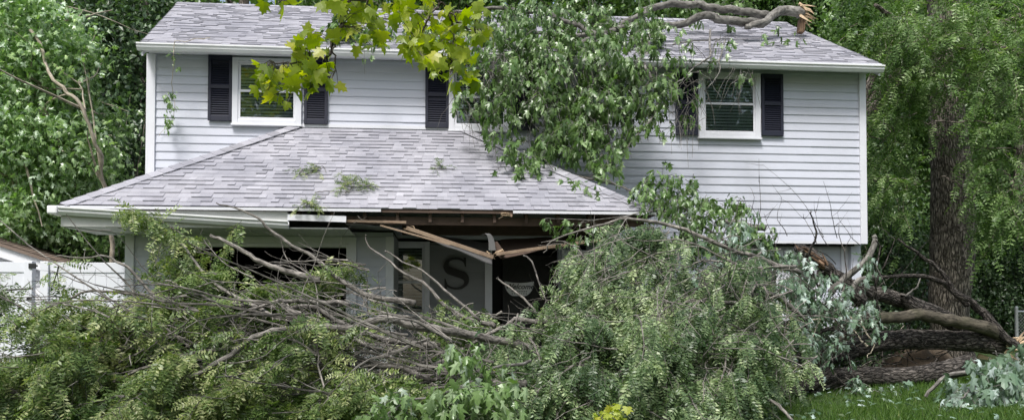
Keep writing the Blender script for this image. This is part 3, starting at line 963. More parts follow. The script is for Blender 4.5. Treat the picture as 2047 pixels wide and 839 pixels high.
# letter S on the porch wall
def letter_S(cx, cz, h, y):
    sp = []
    for a in np.linspace(math.radians(25), math.radians(270), 22):
        sp.append((0.30 * math.cos(a), 0.5 + 0.235 * math.sin(a) + 0.235 - 0.0))
    top = [(0.30 * math.cos(a), 0.745 + 0.215 * math.sin(a)) for a in np.linspace(math.radians(20), math.radians(235), 20)]
    bot = [(0.33 * math.cos(a), 0.265 + 0.23 * math.sin(a)) for a in np.linspace(math.radians(55), math.radians(-160), 20)]
    pts = np.array(top + bot)
    pts3 = smooth_path(np.c_[pts, np.zeros(len(pts))], 64)[:, :2]
    tan = np.gradient(pts3, axis=0)
    tan /= np.linalg.norm(tan, axis=1, keepdims=True)
    nn = np.c_[-tan[:, 1], tan[:, 0]]
    s = np.linspace(0, 1, 64)
    wd = 0.032 + 0.085 * np.exp(-((s - 0.5) / 0.17) ** 2)
    Lp, Rp = pts3 + nn * wd[:, None], pts3 - nn * wd[:, None]
    mb_ = MB()
    to3 = lambda q, yy: np.c_[cx + q[:, 0] * h, np.full(len(q), yy), cz + (q[:, 1] - 0.5) * h]
    k_ = 64
    v = np.concatenate([to3(Lp, y), to3(Rp, y), to3(Lp, y + 0.02), to3(Rp, y + 0.02)])
    i_ = np.arange(k_ - 1)
    mb_.add(v, [np.concatenate([np.stack([i_, i_ + k_, i_ + k_ + 1, i_ + 1], -1), np.stack([i_, i_ + 1, i_ + 1 + 2 * k_, i_ + 2 * k_], -1), np.stack([i_ + k_, i_ + 3 * k_, i_ + 3 * k_ + 1, i_ + k_ + 1], -1)])])
    for pts_ in ([(0.24, 0.98), (0.315, 0.98), (0.315, 0.70), (0.285, 0.70), (0.24, 0.84)], [(-0.345, 0.02), (-0.27, 0.02), (-0.26, 0.17), (-0.315, 0.33), (-0.345, 0.33)]):
        q_ = np.array(pts_)
        n5 = len(q_)
        v = np.concatenate([to3(q_, y - 0.001), to3(q_, y + 0.019)])
        mb_.add(v, [np.array([list(range(n5))]), np.array([(a, (a + 1) % n5, n5 + (a + 1) % n5, n5 + a) for a in range(n5)])])
    return mb_


sL = letter_S(P(911, 546, W)[0], P(911, 546, W)[2], 0.50, W - 0.042).build('wall_letter', 'letter')
sL['label'] = 'large black serif letter S hung on the shaded porch wall'
sL['category'] = 'wall letter'

# welcome sign in the doorway
sg = thing('welcome_sign', 'pale rounded welcome sign with dark script hanging by the front door', 'sign', P(1036, 592, 12.7))
c = P(1038, 577, 12.7)
ang = np.linspace(math.pi * 1.0, math.pi * 2.0, 26)
ol = [(0.235 * math.cos(a), 0.10 + 0.24 * max(math.sin(a), -0.88)) for a in ang]
ol = [(-0.235, 0.12)] + ol + [(0.235, 0.12), (0.12, 0.10), (0, 0.094), (-0.12, 0.10)]
n_ = len(ol)
v = [(c[0] + x, c[1] + dy, c[2] + z) for dy in (0, 0.012) for (x, z) in ol]
MB().add(v, [np.array([list(range(n_))]), np.array([list(range(n_, 2 * n_))[::-1]]), np.array([(i, (i + 1) % n_, n_ + (i + 1) % n_, n_ + i) for i in range(n_)])]).build('board', 'sign_white', sg)
cu = bpy.data.curves.new('welcome', 'FONT')
cu.body = 'Welcome'
cu.size = 0.115
cu.shear = 0.35
cu.extrude = 0.002
cu.offset = 0.0015
cu.align_x = 'CENTER'
tmp = bpy.data.objects.new('lettering', cu)
COL.objects.link(tmp)
bpy.context.view_layer.update()
me = bpy.data.meshes.new_from_object(tmp.evaluated_get(bpy.context.evaluated_depsgraph_get()))
bpy.data.objects.remove(tmp)
me.materials.clear()
me.materials.append(M['letter'])
lo = bpy.data.objects.new('lettering', me)
COL.objects.link(lo)
lo.parent = sg
lo.rotation_euler = (math.pi / 2, 0, 0)
lo.location = Vector((c[0], c[1] - 0.004, c[2] + 0.0)) - Vector(sg.location)
mb = MB()
for (zz, n3) in ((-0.04, 9), (-0.075, 7)):
    for k in range(n3):
        xk = c[0] - 0.13 + 0.26 * (k + 0.5) / n3
        mb.box(xk - 0.008, xk + 0.008, c[1] - 0.003, c[1] - 0.001, c[2] + zz - 0.007, c[2] + zz + 0.007)
mb.build('small_print', 'letter', sg)
tubes(mb2 := MB(), np.array([[P(1020, 560, 12.7), P(1036, 530, 12.75), P(1050, 500, 12.75)]]), np.full((1, 3), 0.003))
mb2.build('cord', 'letter', sg)

# ================================================================== FOLIAGE TOOLS
def tmpl(half, mids, tris, fold=0.25, droop=0.3):
    """half: outline points on the right side, mids: midrib points; tris index mids as m0.. and half as h0.."""
    v = [(0, y) for y in mids] + list(half) + [(-x, y) for (x, y) in half]
    nm, nh = len(mids), len(half)
    f = []
    for tri in tris:
        ix = [int(q[1:]) + (0 if q[0] == 'm' else nm) for q in tri]
        f.append(ix)
        f.append([i if i < nm else i + nh for i in ix][::-1])
    v = np.array([(x, y, fold * -abs(x) - droop * y * y) for (x, y) in v])
    return v, np.array(f)


T_SILVER = tmpl([(.30, .02), (.16, .22), (.48, .57), (.15, .47), (.19, .76)], [0, .3, .55, 1.0],
                [('m0', 'h0', 'h1'), ('m0', 'h1', 'm1'), ('m1', 'h1', 'h2'), ('m1', 'h2', 'h3'), ('m1', 'h3', 'm2'), ('m2', 'h3', 'h4'), ('m2', 'h4', 'm3')], 0.35, 0.35)
T_MAPLE = tmpl([(.28, -.1), (.52, .05), (.36, .2), (.66, .52), (.42, .5), (.26, .52), (.3, .74), (.13, .78)], [0, .28, .55, 1.0],
               [('m0', 'h0', 'h1'), ('m0', 'h1', 'h2'), ('m0', 'h2', 'm1'), ('m1', 'h2', 'h3'), ('m1', 'h3', 'h4'), ('m1', 'h4', 'h5'), ('m1', 'h5', 'm2'), ('m2', 'h5', 'h6'), ('m2', 'h6', 'h7'), ('m2', 'h7', 'm3')], 0.22, 0.28)
T_SIMPLE = (np.array([(0, 0, 0), (.34, .42, -.12), (0, 1, -.1), (-.34, .42, -.12)]), np.array([(0, 1, 2), (0, 2, 3)]))


def frond_template(n=9, droop=0.3, seed=1):
    r = np.random.default_rng(seed)
    v, f = [], []
    for i in range(n):
        y = 0.12 + 0.85 * i / (n - 1)
        ln = 0.28 * (1 - 0.35 * abs(2 * i / (n - 1) - 0.9))
        for s in (-1, 1):
            if r.random() < 0.05:
                continue
            d = np.array([s * 0.9, 0.38 + r.normal(0, .12), -0.15 + r.normal(0, .25)])
            d /= np.linalg.norm(d)
            sd = np.cross(d, (0, 0, 1.0)) + np.array([0, 0, r.normal(0, .3)])
            sd /= np.linalg.norm(sd)
            b0 = np.array([0, y, -droop * y * y])
            k = len(v)
            v += [b0, b0 + d * ln * .5 + sd * ln * .20, b0 + d * ln, b0 + d * ln * .5 - sd * ln * .20]
            f += [(k, k + 1, k + 2), (k, k + 2, k + 3)]
    k = len(v)
    for y in (0, .5, 1.0):
        v += [(-.008, y, -droop * y * y), (.008, y, -droop * y * y)]
    f += [(k, k + 1, k + 3), (k, k + 3, k + 2), (k + 2, k + 3, k + 5), (k + 2, k + 5, k + 4)]
    return np.array(v), np.array(f)


FRONDS = [frond_template(8, 0.25, 1), frond_template(8, 0.5, 2), frond_template(7, 0.15, 3)]
BFRONDS = [frond_template(6, 0.3, 4), frond_template(5, 0.15, 5)]


def proj(p):
    q = np.asarray(p) - C0
    z_ = q @ _f
    return PX + F * (q @ _r) / z_, PY - F * (q @ _u) / z_


def outside(paths, rects):
    """which paths stay out of the given openings of the view (so the porch behind stays clear, as it is)"""
    x_, y_ = proj(paths)
    bad = np.zeros(len(paths), bool)
    for (x0_, y0_, x1_, y1_) in rects:
        bad |= ((x_ > x0_) & (x_ < x1_) & (y_ > y0_) & (y_ < y1_)).reshape(len(paths), -1).any(1)
    return ~bad


def unit(a):
    return a / (np.linalg.norm(a, axis=-1, keepdims=True) + 1e-9)


def frames(tip, nrm):
    tip = unit(tip)
    x = unit(np.cross(tip, nrm))
    z = np.cross(x, tip)
    return np.stack([x, tip, z], -1)          # columns


def scatter(mb, tpl, pos, tip, nrm, size, tint):
    V0, F0 = tpl
    R = frames(tip, nrm)
    v = np.einsum('nij,kj->nki', R, V0) * np.asarray(size)[:, None, None] + pos[:, None, :]
    n, k = len(pos), len(V0)
    f = F0[None] + (np.arange(n) * k)[:, None, None]
    tt = np.repeat(tint, k)
    if k > 40:                     # compound leaf: every leaflet takes its own shade
        jit = np.repeat(rng.normal(0, 0.16, (n, (k + 3) // 4)), 4, axis=1)[:, :k].ravel()
        tt = np.clip(tt + jit, 0, 1)
    mb.add(v.reshape(-1, 3), [f.reshape(-1, 3)], tt)


def rdir(n, up=0.0):
    d = unit(rng.normal(size=(n, 3)))
    d[:, 2] += up
    return unit(d)


DOWN = np.array([0, 0, -1.0])


def sprays(base, d0, length, droop, K=6):
    """N curved twigs; returns (N,K,3)"""
    s = np.linspace(0, 1, K)[None, :, None]
    L = np.asarray(length)[:, None, None]
    wob = rng.normal(0, 0.04, (len(base), K, 3)) * L
    wob[:, 0] = 0
    return base[:, None, :] + d0[:, None, :] * s * L + DOWN * (s ** 2) * L * np.asarray(droop)[:, None, None] + wob


def blobs_points(blobs, density, depth_bias=0.0):
    """blobs: (px, py, rx, ry, Y, rY); points spread through each, density per 1000 px^2"""
    out = []
    for (px, py, rx, ry, Y, rY) in blobs:
        n = max(3, int(math.pi * rx * ry / 1000 * density))
        q = unit(rng.normal(size=(n, 3))) * (rng.random((n, 1)) ** (1 / 2.4))
        out.append(PV(px + q[:, 0] * rx, py + q[:, 1] * ry, Y + q[:, 2] * rY - depth_bias))
    return np.concatenate(out)


def silver_leaves(base, length=(0.25, 0.5), droop=(0.5, 1.0), nodes=5, size=(0.075, 0.115), hang=1.0, tint=(0.45, 0.25), d0=None):
    """maple twigs with opposite hanging leaves: returns twig paths and leaf arrays"""
    n = len(base)
    if d0 is None:
        d0 = rdir(n, -0.2)
    K = nodes + 1
    paths = sprays(base, d0, rng.uniform(*length, n), rng.uniform(*droop, n), K)
    tan = unit(np.gradient(paths, axis=1))
    pos, tip, nrm = [], [], []
    for k in range(1, K):
        for s in (-1, 1):
            p = paths[:, k]
            side = unit(np.cross(tan[:, k], rdir(n))) * s
            pet = side * rng.uniform(0.02, 0.06, (n, 1)) + DOWN * 0.01
            pos.append(p + pet)
            tip.append(side * 0.6 + tan[:, k] * 0.35 + DOWN * hang * rng.uniform(0.35, 1.5, (n, 1)) + rng.normal(0, .42, (n, 3)))
            nrm.append(side * 0.8 + np.array([0, -0.35, 0.8]) + rng.normal(0, .6, (n, 3)))
    pos, tip, nrm = np.concatenate(pos), np.concatenate(tip), np.concatenate(nrm)
    m = len(pos)
    gt = np.tile(rng.normal(0, 0.12, n), m // n)
    return paths, pos, tip, nrm, rng.uniform(*size, m) * rng.choice([0.6, 0.85, 1.0, 1.0, 1.1], m), np.clip(rng.normal(*tint, m) + gt, 0, 1)


def locust_fronds(mb, base, d0=None, length=(0.25, 0.55), droop=(0.3, 0.9), nodes=6, size=(0.13, 0.22), hang=0.6, tint=(0.5, 0.22), mbt=None, twr=0.004, tpls=FRONDS, group_tint=0.15):
    n = len(base)
    if d0 is None:
        d0 = rdir(n, 0.1)
    K = nodes + 1
    ln_ = rng.uniform(*length, n) if isinstance(length, tuple) else length
    paths = sprays(base, d0, ln_, rng.uniform(*droop, n), K)
    tan = unit(np.gradient(paths, axis=1))
    gt = rng.normal(0, group_tint, n) if np.isscalar(group_tint) else group_tint
    for k in range(1, K):
        for s in ((-1, 1) if k < K - 1 else (0,)):
            side = unit(np.cross(tan[:, k], np.array([0, 0, 1.0]) + rng.normal(0, .35, (n, 3)))) * s
            tip = side * 0.9 + tan[:, k] * 0.6 + DOWN * hang * rng.uniform(0.5, 1.4, (n, 1)) + rng.normal(0, .22, (n, 3))
            nrm = np.array([0, -0.3, 1.0]) + side * 0.4 + rng.normal(0, .45, (n, 3))
            pick = rng.integers(0, len(tpls), n)
            sz = rng.uniform(*size, n)
            tn = np.clip(rng.normal(tint[0], tint[1], n) + gt, 0, 1)
            for a in range(len(tpls)):
                w = pick == a
                if w.any():
                    scatter(mb, tpls[a], paths[w, k], tip[w], nrm[w], sz[w], tn[w])
    if mbt is not None:
        tubes(mbt, paths, np.linspace(twr, twr * 0.4, K)[None] * np.ones((n, 1)), 3, rng.random(n))
    return paths


def boughs(fo, tw, starts, dirs, length, droop, K=10, spr=(0.18, 0.42), frond=(0.15, 0.24), hang=0.5, tint=(0.5, 0.16), r0=0.010, gtint=0.2, nodes=5, fdroop=(0.1, 0.6), clear=()):
    """flat leafy boughs: a stem, side shoots left and right, fronds along each shoot"""
    n = len(starts)
    L = rng.uniform(*length, n)
    s = np.linspace(0, 1, K)[None, :, None]
    wob = np.cumsum(rng.normal(0, 0.035, (n, K, 3)), 1) * L[:, None, None]
    wob[:, 0] = 0
    path = starts[:, None] + unit(dirs)[:, None] * s * L[:, None, None] + DOWN * s ** 2 * (L * rng.uniform(*droop, n))[:, None, None] + wob * 0.6
    tubes(tw, path, r0 * np.linspace(1, 0.3, K)[None] * rng.uniform(0.7, 1.3, (n, 1)), 5, rng.random(n))
    tan = unit(np.gradient(path, axis=1))
    up = unit(np.array([0, -0.25, 1.0]) + rng.normal(0, .35, (n, 3)))
    gt = rng.normal(0, gtint, n)
    bs, ds, ls, gs = [], [], [], []
    for j in range(1, K):
        for sg in (-1, 1):
            side = unit(np.cross(tan[:, j], up)) * sg
            bs.append(path[:, j])
            ds.append(side * 0.85 + tan[:, j] * 0.65 + rng.normal(0, .18, (n, 3)))
            ls.append(rng.uniform(*spr, n) * (1.05 - 0.6 * j / K))
            gs.append(gt)
    bs, ds, ls, gs = (np.concatenate(q) for q in (bs, ds, ls, gs))
    keep = rng.random(len(bs)) < 0.8
    bs, ds, ls, gs = bs[keep], unit(ds[keep]), ls[keep], gs[keep]
    if clear:
        k2 = outside(np.stack([bs, bs + ds * ls[:, None] * 0.6, bs + ds * ls[:, None] + DOWN * 0.2], 1), clear)
        bs, ds, ls, gs = bs[k2], ds[k2], ls[k2], gs[k2]
    gr = ground(bs[:, 0], bs[:, 1])
    bs[:, 2] = np.maximum(bs[:, 2], gr + 0.05)
    locust_fronds(fo, bs, ds, ls, fdroop, nodes, frond, hang, tint, tw, 0.004, FRONDS, gs)
    return path


_leafmesh = {}


def leaf_objects(parent, tplname, matname, pos, tip, nrm, size, tint, name='leaf'):
    """each leaf its own object; a few shared meshes of different tint"""
    V0, F0 = {'silver': T_SILVER, 'maple': T_MAPLE}[tplname]
    R = frames(tip, nrm)
    base = Vector(parent.location)
    for i in range(len(pos)):
        tb = int(min(tint[i] * 8, 7))
        var = i % 3
        key = (tplname, matname, tb, var)
        if key not in _leafmesh:
            v = V0.copy()
            v[:, 0] *= (1.0, 0.88, 1.1)[var]
            v[:, 2] *= (1.0, 1.7, 0.5)[var]
            v[:, 2] += (0, 0.08, -0.06)[var] * v[:, 0]
            _leafmesh[key] = MB().add(v, [F0], (tb + 0.5) / 8).mesh('leaf', matname)
        o = bpy.data.objects.new(name, _leafmesh[key])
        COL.objects.link(o)
        o.parent = parent
        m = Matrix([list(R[i][a] * size[i]) + [0] for a in range(3)] + [[0, 0, 0, 1]])
        o.matrix_basis = Matrix.Translation(Vector(pos[i]) - base) @ m


def rand_branches(mb, starts, dirs, lengths, r0, K=9, kink=0.10, sides=5, droop=0.0, tintc=0.5, clear=()):
    """many crooked bare branches at once; returns the paths"""
    n = len(starts)
    L = np.asarray(lengths)[:, None, None]
    step = np.broadcast_to(dirs[:, None, :] / (K - 1), (n, K - 1, 3)) * L
    kk = np.cumsum(rng.normal(0, kink, (n, K - 1, 3)), axis=1) * 0.5 * L / (K - 1) * 2
    inc = step + kk + DOWN * droop * L / (K - 1) * np.linspace(0, 2, K - 1)[None, :, None]
    paths = np.concatenate([starts[:, None, :], starts[:, None, :] + np.cumsum(inc, 1)], 1)
    rad = np.asarray(r0)[:, None] * np.linspace(1, 0.3, K)[None]
    if clear:
        k_ = outside(paths, clear)
        paths, rad, n = paths[k_], rad[k_], int(k_.sum())
    tubes(mb, paths, rad, sides, np.clip(rng.normal(tintc, 0.25, n), 0, 1), True, 0.06)
    return paths


def side_twigs(mb, paths, per=3, length=(0.15, 0.5), r=0.006, spread=0.9, K=5, up=0.1, kink=0.14, clear=()):
    n, K0, _ = paths.shape
    ix = rng.integers(1, K0, (n, per))
    st = np.take_along_axis(paths, ix[:, :, None].repeat(3, 2), 1).reshape(-1, 3)
    tan = unit(np.gradient(paths, axis=1))
    td = np.take_along_axis(tan, ix[:, :, None].repeat(3, 2), 1).reshape(-1, 3)
    d = unit(td * 0.7 + rdir(len(st), up) * spread)
    return rand_branches(mb, st, d, rng.uniform(*length, len(st)), np.full(len(st), r) * rng.uniform(0.6, 1.3, len(st)), K, kink, 4, clear=clear)


def keep_clear(p, ymax=None):
    return p


# ================================================================== FALLEN LOCUST, LEFT HALF OF THE PILE
pileA = thing('fallen_locust_bough', 'heap of broken olive green locust boughs and bare branches lying before the garage', 'fallen branches', (-1.6, 8.2, 0.0))
main = [
    ([(1065, 700, 8.3), (960, 672, 8.1), (850, 656, 7.9), (765, 640, 7.8), (700, 656, 7.8), (600, 656, 7.7), (520, 664, 7.6), (440, 722, 7.4), (360, 754, 7.3)], 0.046, 0.022, 40),
    ([(830, 606, 8.6), (715, 584, 8.8), (635, 522, 9.0), (560, 468, 9.2), (500, 432, 9.3), (432, 405, 9.4)], 0.034, 0.006, 30),
    ([(880, 690, 8.6), (720, 662, 8.6), (640, 616, 8.5), (540, 611, 8.4), (440, 604, 8.4), (330, 560, 8.4)], 0.036, 0.010, 30),
    ([(990, 652, 8.8), (912, 628, 8.9), (840, 560, 9.1), (745, 500, 9.4), (730, 470, 9.4)], 0.030, 0.005, 24),
    ([(960, 640, 8.6), (880, 570, 8.7), (800, 520, 8.9), (770, 500, 9.0)], 0.018, 0.004, 18),
    ([(760, 700, 8.0), (600, 630, 8.2), (480, 600, 8.4), (340, 620, 8.4), (250, 528, 8.4), (205, 512, 8.4), (110, 512, 8.4)], 0.028, 0.006, 30),
    ([(560, 640, 8.1), (430, 560, 8.6), (370, 500, 8.9), (320, 455, 9.0), (285, 442, 9.1)], 0.022, 0.005, 24),
    ([(640, 560, 8.9), (560, 540, 8.9), (480, 500, 9.0), (420, 470, 9.1)], 0.04, 0.016, 18),
    ([(700, 610, 8.4), (600, 600, 8.3), (520, 610, 8.2), (420, 660, 8.0), (330, 650, 8.0)], 0.026, 0.008, 24),
    ([(420, 640, 8.3), (300, 590, 8.3), (180, 585, 8.3), (60, 640, 8.3), (-20, 660, 8.3)], 0.02, 0.006, 24),
    ([(900, 720, 8.0), (800, 735, 8.0), (700, 720, 7.9), (600, 742, 7.8), (540, 720, 7.8)], 0.03, 0.012, 24),
    ([(860, 762, 7.9), (780, 730, 7.9), (690, 712, 8.0), (640, 690, 8.0)], 0.035, 0.014, 20),
    ([(1050, 765, 7.8), (960, 770, 7.7), (900, 790, 7.6), (830, 800, 7.6)], 0.04, 0.018, 20),
]
for pix, r0, r1, n in main:
    mb = MB()
    branch(mb, pix, r0, r1, n, 8, 0.014, float(rng.uniform(0.45, 0.9)), 0.06)
    mb.build('branch', 'bark_locust', pileA, smooth=True)
mbA = MB()
CLR = [(795, 380, 1010, 600), (100, 300, 1300, 408), (1010, 300, 1090, 560)]
CLR2 = CLR + [(715, 460, 800, 520)]
n = 105
sx_ = rng.uniform(420, 1050, n)
st = PV(sx_, rng.uniform(np.where(sx_ > 700, 660, 600), 800, n), rng.uniform(7.6, 9.4, n))
dd = np.stack([-np.abs(rng.normal(1, .25, n)), rng.normal(0, .35, n), rng.normal(0.10, .20, n)], -1)
pA = rand_branches(mbA, st, unit(dd), rng.uniform(0.7, 2.2, n), rng.uniform(0.007, 0.020, n), 12, 0.13, 5, 0.03, 0.6, CLR2)
pA2 = side_twigs(mbA, pA, 4, (0.2, 0.6), 0.006, clear=CLR2)
side_twigs(mbA, pA2, 1, (0.1, 0.3), 0.004, clear=CLR2)
n = 22                                        # long thin wands fanning out to the upper left
st = PV(rng.uniform(500, 900, n), rng.uniform(520, 650, n), rng.uniform(8.6, 9.5, n))
dd = np.stack([-np.abs(rng.normal(1, .3, n)), rng.normal(0, .25, n), rng.normal(0.16, .12, n)], -1)
pA3 = rand_branches(mbA, st, unit(dd), rng.uniform(0.6, 1.3, n), rng.uniform(0.005, 0.011, n), 10, 0.12, 4, 0.05, 0.6, CLR)
side_twigs(mbA, pA3, 3, (0.1, 0.35), 0.004, clear=CLR)
n = 46
st = PV(rng.uniform(60, 420, n), rng.uniform(590, 780, n), rng.uniform(7.6, 8.8, n))
dd = np.stack([-rng.normal(0.9, .5, n), rng.normal(0, .35, n), rng.normal(0.05, .4, n)], -1)
pA4 = rand_branches(mbA, st, unit(dd), rng.uniform(0.4, 1.1, n), rng.uniform(0.004, 0.010, n), 9, 0.14, 4, 0.05, 0.4)
side_twigs(mbA, pA4, 3, (0.1, 0.4), 0.004)
n = 170                                       # fine snapped twigs every which way
st = PV(rng.uniform(250, 1040, n), rng.uniform(560, 800, n), rng.uniform(7.4, 8.8, n))
dd = rdir(n, 0.15) * np.array([1.3, 0.6, 0.9])
pA5 = rand_branches(mbA, st, unit(dd), rng.uniform(0.25, 0.8, n), rng.uniform(0.003, 0.007, n), 9, 0.22, 4, 0.0, 0.8, CLR2)
side_twigs(mbA, pA5, 2, (0.08, 0.25), 0.003, clear=CLR2)
mbA.build('twigs', 'bark_locust', pileA, kind='stuff')
blobsA = [(340, 478, 60, 30, 9.0, .3), (470, 455, 70, 30, 9.2, .3), (390, 520, 90, 50, 8.8, .4), (85, 575, 28, 34, 8.3, .2), (205, 545, 38, 40, 8.6, .3), (150, 610, 50, 24, 8.3, .3),
          (50, 740, 80, 50, 8.0, .5), (250, 640, 150, 70, 8.2, .6), (420, 590, 90, 55, 8.6, .5), (120, 770, 160, 80, 7.6, .6), (350, 760, 160, 85, 7.6, .6),
          (520, 775, 150, 70, 7.7, .6), (700, 790, 170, 55, 7.7, .6), (620, 545, 70, 45, 9.1, .3), (690, 520, 50, 30, 9.2, .3), (560, 600, 80, 30, 9.0, .4), (760, 620, 60, 40, 9.1, .3),
          (880, 690, 90, 50, 8.8, .4), (930, 620, 40, 25, 9.2, .2), (300, 690, 120, 60, 8.5, .5), (500, 700, 80, 50, 8.9, .4), (190, 690, 110, 70, 8.4, .5), (330, 600, 90, 60, 8.8, .4), (20, 570, 16, 30, 8.3, .15), (640, 650, 130, 30, 7.8, .2), (820, 690, 110, 30, 7.9, .2), (520, 690, 110, 30, 7.6, .2), (740, 740, 120, 24, 7.7, .2)]
fo, tw = MB(), MB()
bs_ = blobs_points(blobsA, 0.34)
n = len(bs_)
dd = np.stack([rng.normal(-0.7, .6, n), rng.normal(-0.35, .5, n), rng.normal(0.12, .4, n)], -1)
xq, yq = proj(bs_)
thin = np.where((xq < 300) & (yq < 640), 0.35, np.where((xq > 560) & (xq < 1000) & (yq < 640), 0.35, np.where((yq < 545), 0.5, np.where((xq > 470) & (xq < 1000) & (yq < 735), 0.22, 1.0))))
k_ = rng.random(n) < thin
k_ &= outside((bs_ + dd * 0.35)[:, None], [(255, 400, 335, 600), (795, 300, 1010, 610), (0, 300, 1000, 430), (0, 300, 130, 560)])
bs_, dd = bs_[k_], dd[k_]
boughs(fo, tw, bs_ - dd * 0.25, dd, (0.45, 0.95), (0.1, 0.5), 9, (0.16, 0.36), (0.15, 0.24), 0.4, (0.62, 0.2))
bp_ = blobs_points(blobsA, 0.6)
xq, yq = proj(bp_)
bp_ = bp_[rng.random(len(bp_)) < np.where((xq < 260) & (yq < 650), 0.65, np.where(yq < 540, 0.6, np.where((xq > 470) & (xq < 1000) & (yq < 735), 0.6, 1.0)))]
d0 = rdir(len(bp_), 0.0)
d0[:, 0] -= 0.5
locust_fronds(fo, bp_, unit(d0), (0.25, 0.5), (0.2, 0.8), 6, (0.15, 0.25), 0.5, (0.6, 0.24), tw)
fo.build('foliage', 'leaf_locust', pileA, kind='stuff')
# dark tangle deep in the heap
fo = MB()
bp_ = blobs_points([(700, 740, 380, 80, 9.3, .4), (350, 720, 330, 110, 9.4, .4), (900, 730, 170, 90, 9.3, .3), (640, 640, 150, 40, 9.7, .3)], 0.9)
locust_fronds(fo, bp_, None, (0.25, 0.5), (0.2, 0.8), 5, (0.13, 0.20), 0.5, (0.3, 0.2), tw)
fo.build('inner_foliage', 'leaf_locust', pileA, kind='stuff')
tw.build('leaf_twigs', 'bark_locust', pileA, kind='stuff')

# ================================================================== FALLEN LOCUST, RIGHT MASS
pileB = thing('fallen_locust_bough', 'large drooping mass of grey green locust foliage fallen against the porch corner', 'fallen branches', (1.9, 8.6, 0.05))
main = [
    ([(1600, 545, 9.6), (1514, 520, 9.4), (1435, 489, 9.2), (1357, 452, 9.2), (1268, 437, 9.2), (1200, 450, 9.2), (1110, 480, 9.2), (1086, 505, 9.2)], 0.034, 0.006, 34),
    ([(1610, 640, 9.2), (1535, 583, 8.8), (1472, 607, 8.6), (1399, 601, 8.4), (1331, 620, 8.3), (1263, 651, 8.3), (1190, 690, 8.3)], 0.032, 0.007, 34),
    ([(1590, 532, 9.3), (1500, 536, 9.0), (1420, 520, 8.9), (1350, 545, 8.8)], 0.022, 0.006, 20),
    ([(1560, 660, 8.6), (1500, 668, 8.4), (1420, 672, 8.2), (1330, 660, 8.1), (1240, 700, 8.0)], 0.016, 0.005, 22),
    ([(1505, 672, 8.3), (1470, 720, 8.1), (1440, 760, 8.0)], 0.012, 0.005, 12),
    ([(1280, 568, 8.7), (1200, 580, 8.6), (1130, 590, 8.6), (1070, 640, 8.6)], 0.014, 0.004, 20),
    ([(1240, 490, 9.0), (1180, 540, 8.9), (1150, 600, 8.8), (1120, 640, 8.8)], 0.014, 0.004, 18),
    ([(1090, 640, 8.9), (1050, 600, 9.0), (1000, 560, 9.1), (992, 556, 9.1)], 0.016, 0.008, 14),
    ([(1120, 650, 8.6), (1040, 640, 8.7), (1000, 655, 8.7), (930, 690, 8.6)], 0.03, 0.016, 16),
    ([(1500, 770, 7.8), (1560, 815, 7.6), (1590, 842, 7.5)], 0.02, 0.014, 12),
    ([(1320, 772, 7.7), (1360, 812, 7.6), (1375, 842, 7.5)], 0.014, 0.008, 12),
    ([(1180, 800, 7.6), (1260, 810, 7.5), (1340, 838, 7.5)], 0.012, 0.007, 12),
]
for pix, r0, r1, n in main:
    mb = MB()
    branch(mb, pix, r0, r1, n, 7, 0.014, float(rng.uniform(0.45, 0.8)), 0.06)
    mb.build('branch', 'bark_locust', pileB, smooth=True)
mbB = MB()
n = 60
st = PV(rng.uniform(1180, 1600, n), rng.uniform(520, 780, n), rng.uniform(7.9, 9.3, n))
dd = np.stack([-rng.normal(0.8, .5, n), rng.normal(0, .3, n), rng.normal(0.0, .35, n)], -1)
pB = rand_branches(mbB, st, unit(dd), rng.uniform(0.4, 1.3, n), rng.uniform(0.005, 0.014, n), 11, 0.14, 5, 0.12, 0.6)
side_twigs(mbB, pB, 4, (0.15, 0.5), 0.005)
n = 60                                        # long bare wands over the front of the mass
st = PV(rng.uniform(1150, 1640, n), rng.uniform(470, 760, n), rng.uniform(7.7, 8.5, n))
dd = np.stack([-rng.normal(0.9, .5, n), rng.normal(-0.1, .2, n), rng.normal(-0.1, .4, n)], -1)
pB2 = rand_branches(mbB, st, unit(dd), rng.uniform(0.5, 1.2, n), rng.uniform(0.004, 0.008, n), 11, 0.16, 4, 0.1, 0.8, [(900, 300, 1075, 600), (1000, 300, 1250, 455)])
side_twigs(mbB, pB2, 3, (0.1, 0.4), 0.0035)
blobsB = [(1190, 525, 70, 50, 8.9, .4), (1270, 475, 70, 45, 9.0, .35), (1350, 500, 70, 60, 8.9, .4), (1420, 560, 110, 70, 8.6, .5), (1120, 610, 80, 60, 8.7, .4), (1250, 590, 110, 80, 8.5, .5),
          (1330, 660, 130, 80, 8.2, .5), (1470, 650, 100, 70, 8.3, .5), (1180, 700, 130, 70, 8.2, .5), (1120, 780, 150, 60, 7.9, .5), (1320, 770, 160, 70, 7.8, .5), (1470, 760, 90, 70, 7.9, .5),
          (1550, 700, 45, 50, 8.3, .3), (1072, 545, 22, 18, 9.0, .15), (1030, 680, 50, 50, 8.7, .4), (1350, 600, 130, 70, 9.0, .3), (1050, 740, 70, 50, 8.3, .4), (1500, 560, 70, 50, 9.1, .3), (1570, 620, 50, 50, 9.0, .3)]
fo, tw = MB(), MB()
bs_ = blobs_points(blobsB, 0.25)
n = len(bs_)
dd = np.stack([rng.normal(-0.5, .6, n), rng.normal(-0.4, .4, n), rng.normal(-0.15, .45, n)], -1)
k_ = outside(bs_[:, None] + unit(dd)[:, None] * np.array([0.2, 0.5, 0.8])[None, :, None], [(900, 420, 1075, 605), (1000, 300, 1200, 470), (1420, 300, 1800, 500), (1625, 300, 2047, 900), (1560, 740, 2047, 900)])
bs_, dd, n = bs_[k_], dd[k_], int(k_.sum())
boughs(fo, tw, bs_ - dd * 0.2 + (0, 0, 0.12), dd, (0.5, 1.0), (0.3, 0.8), 9, (0.16, 0.36), (0.16, 0.26), 1.05, (0.52, 0.24), clear=[(940, 470, 1064, 602)])
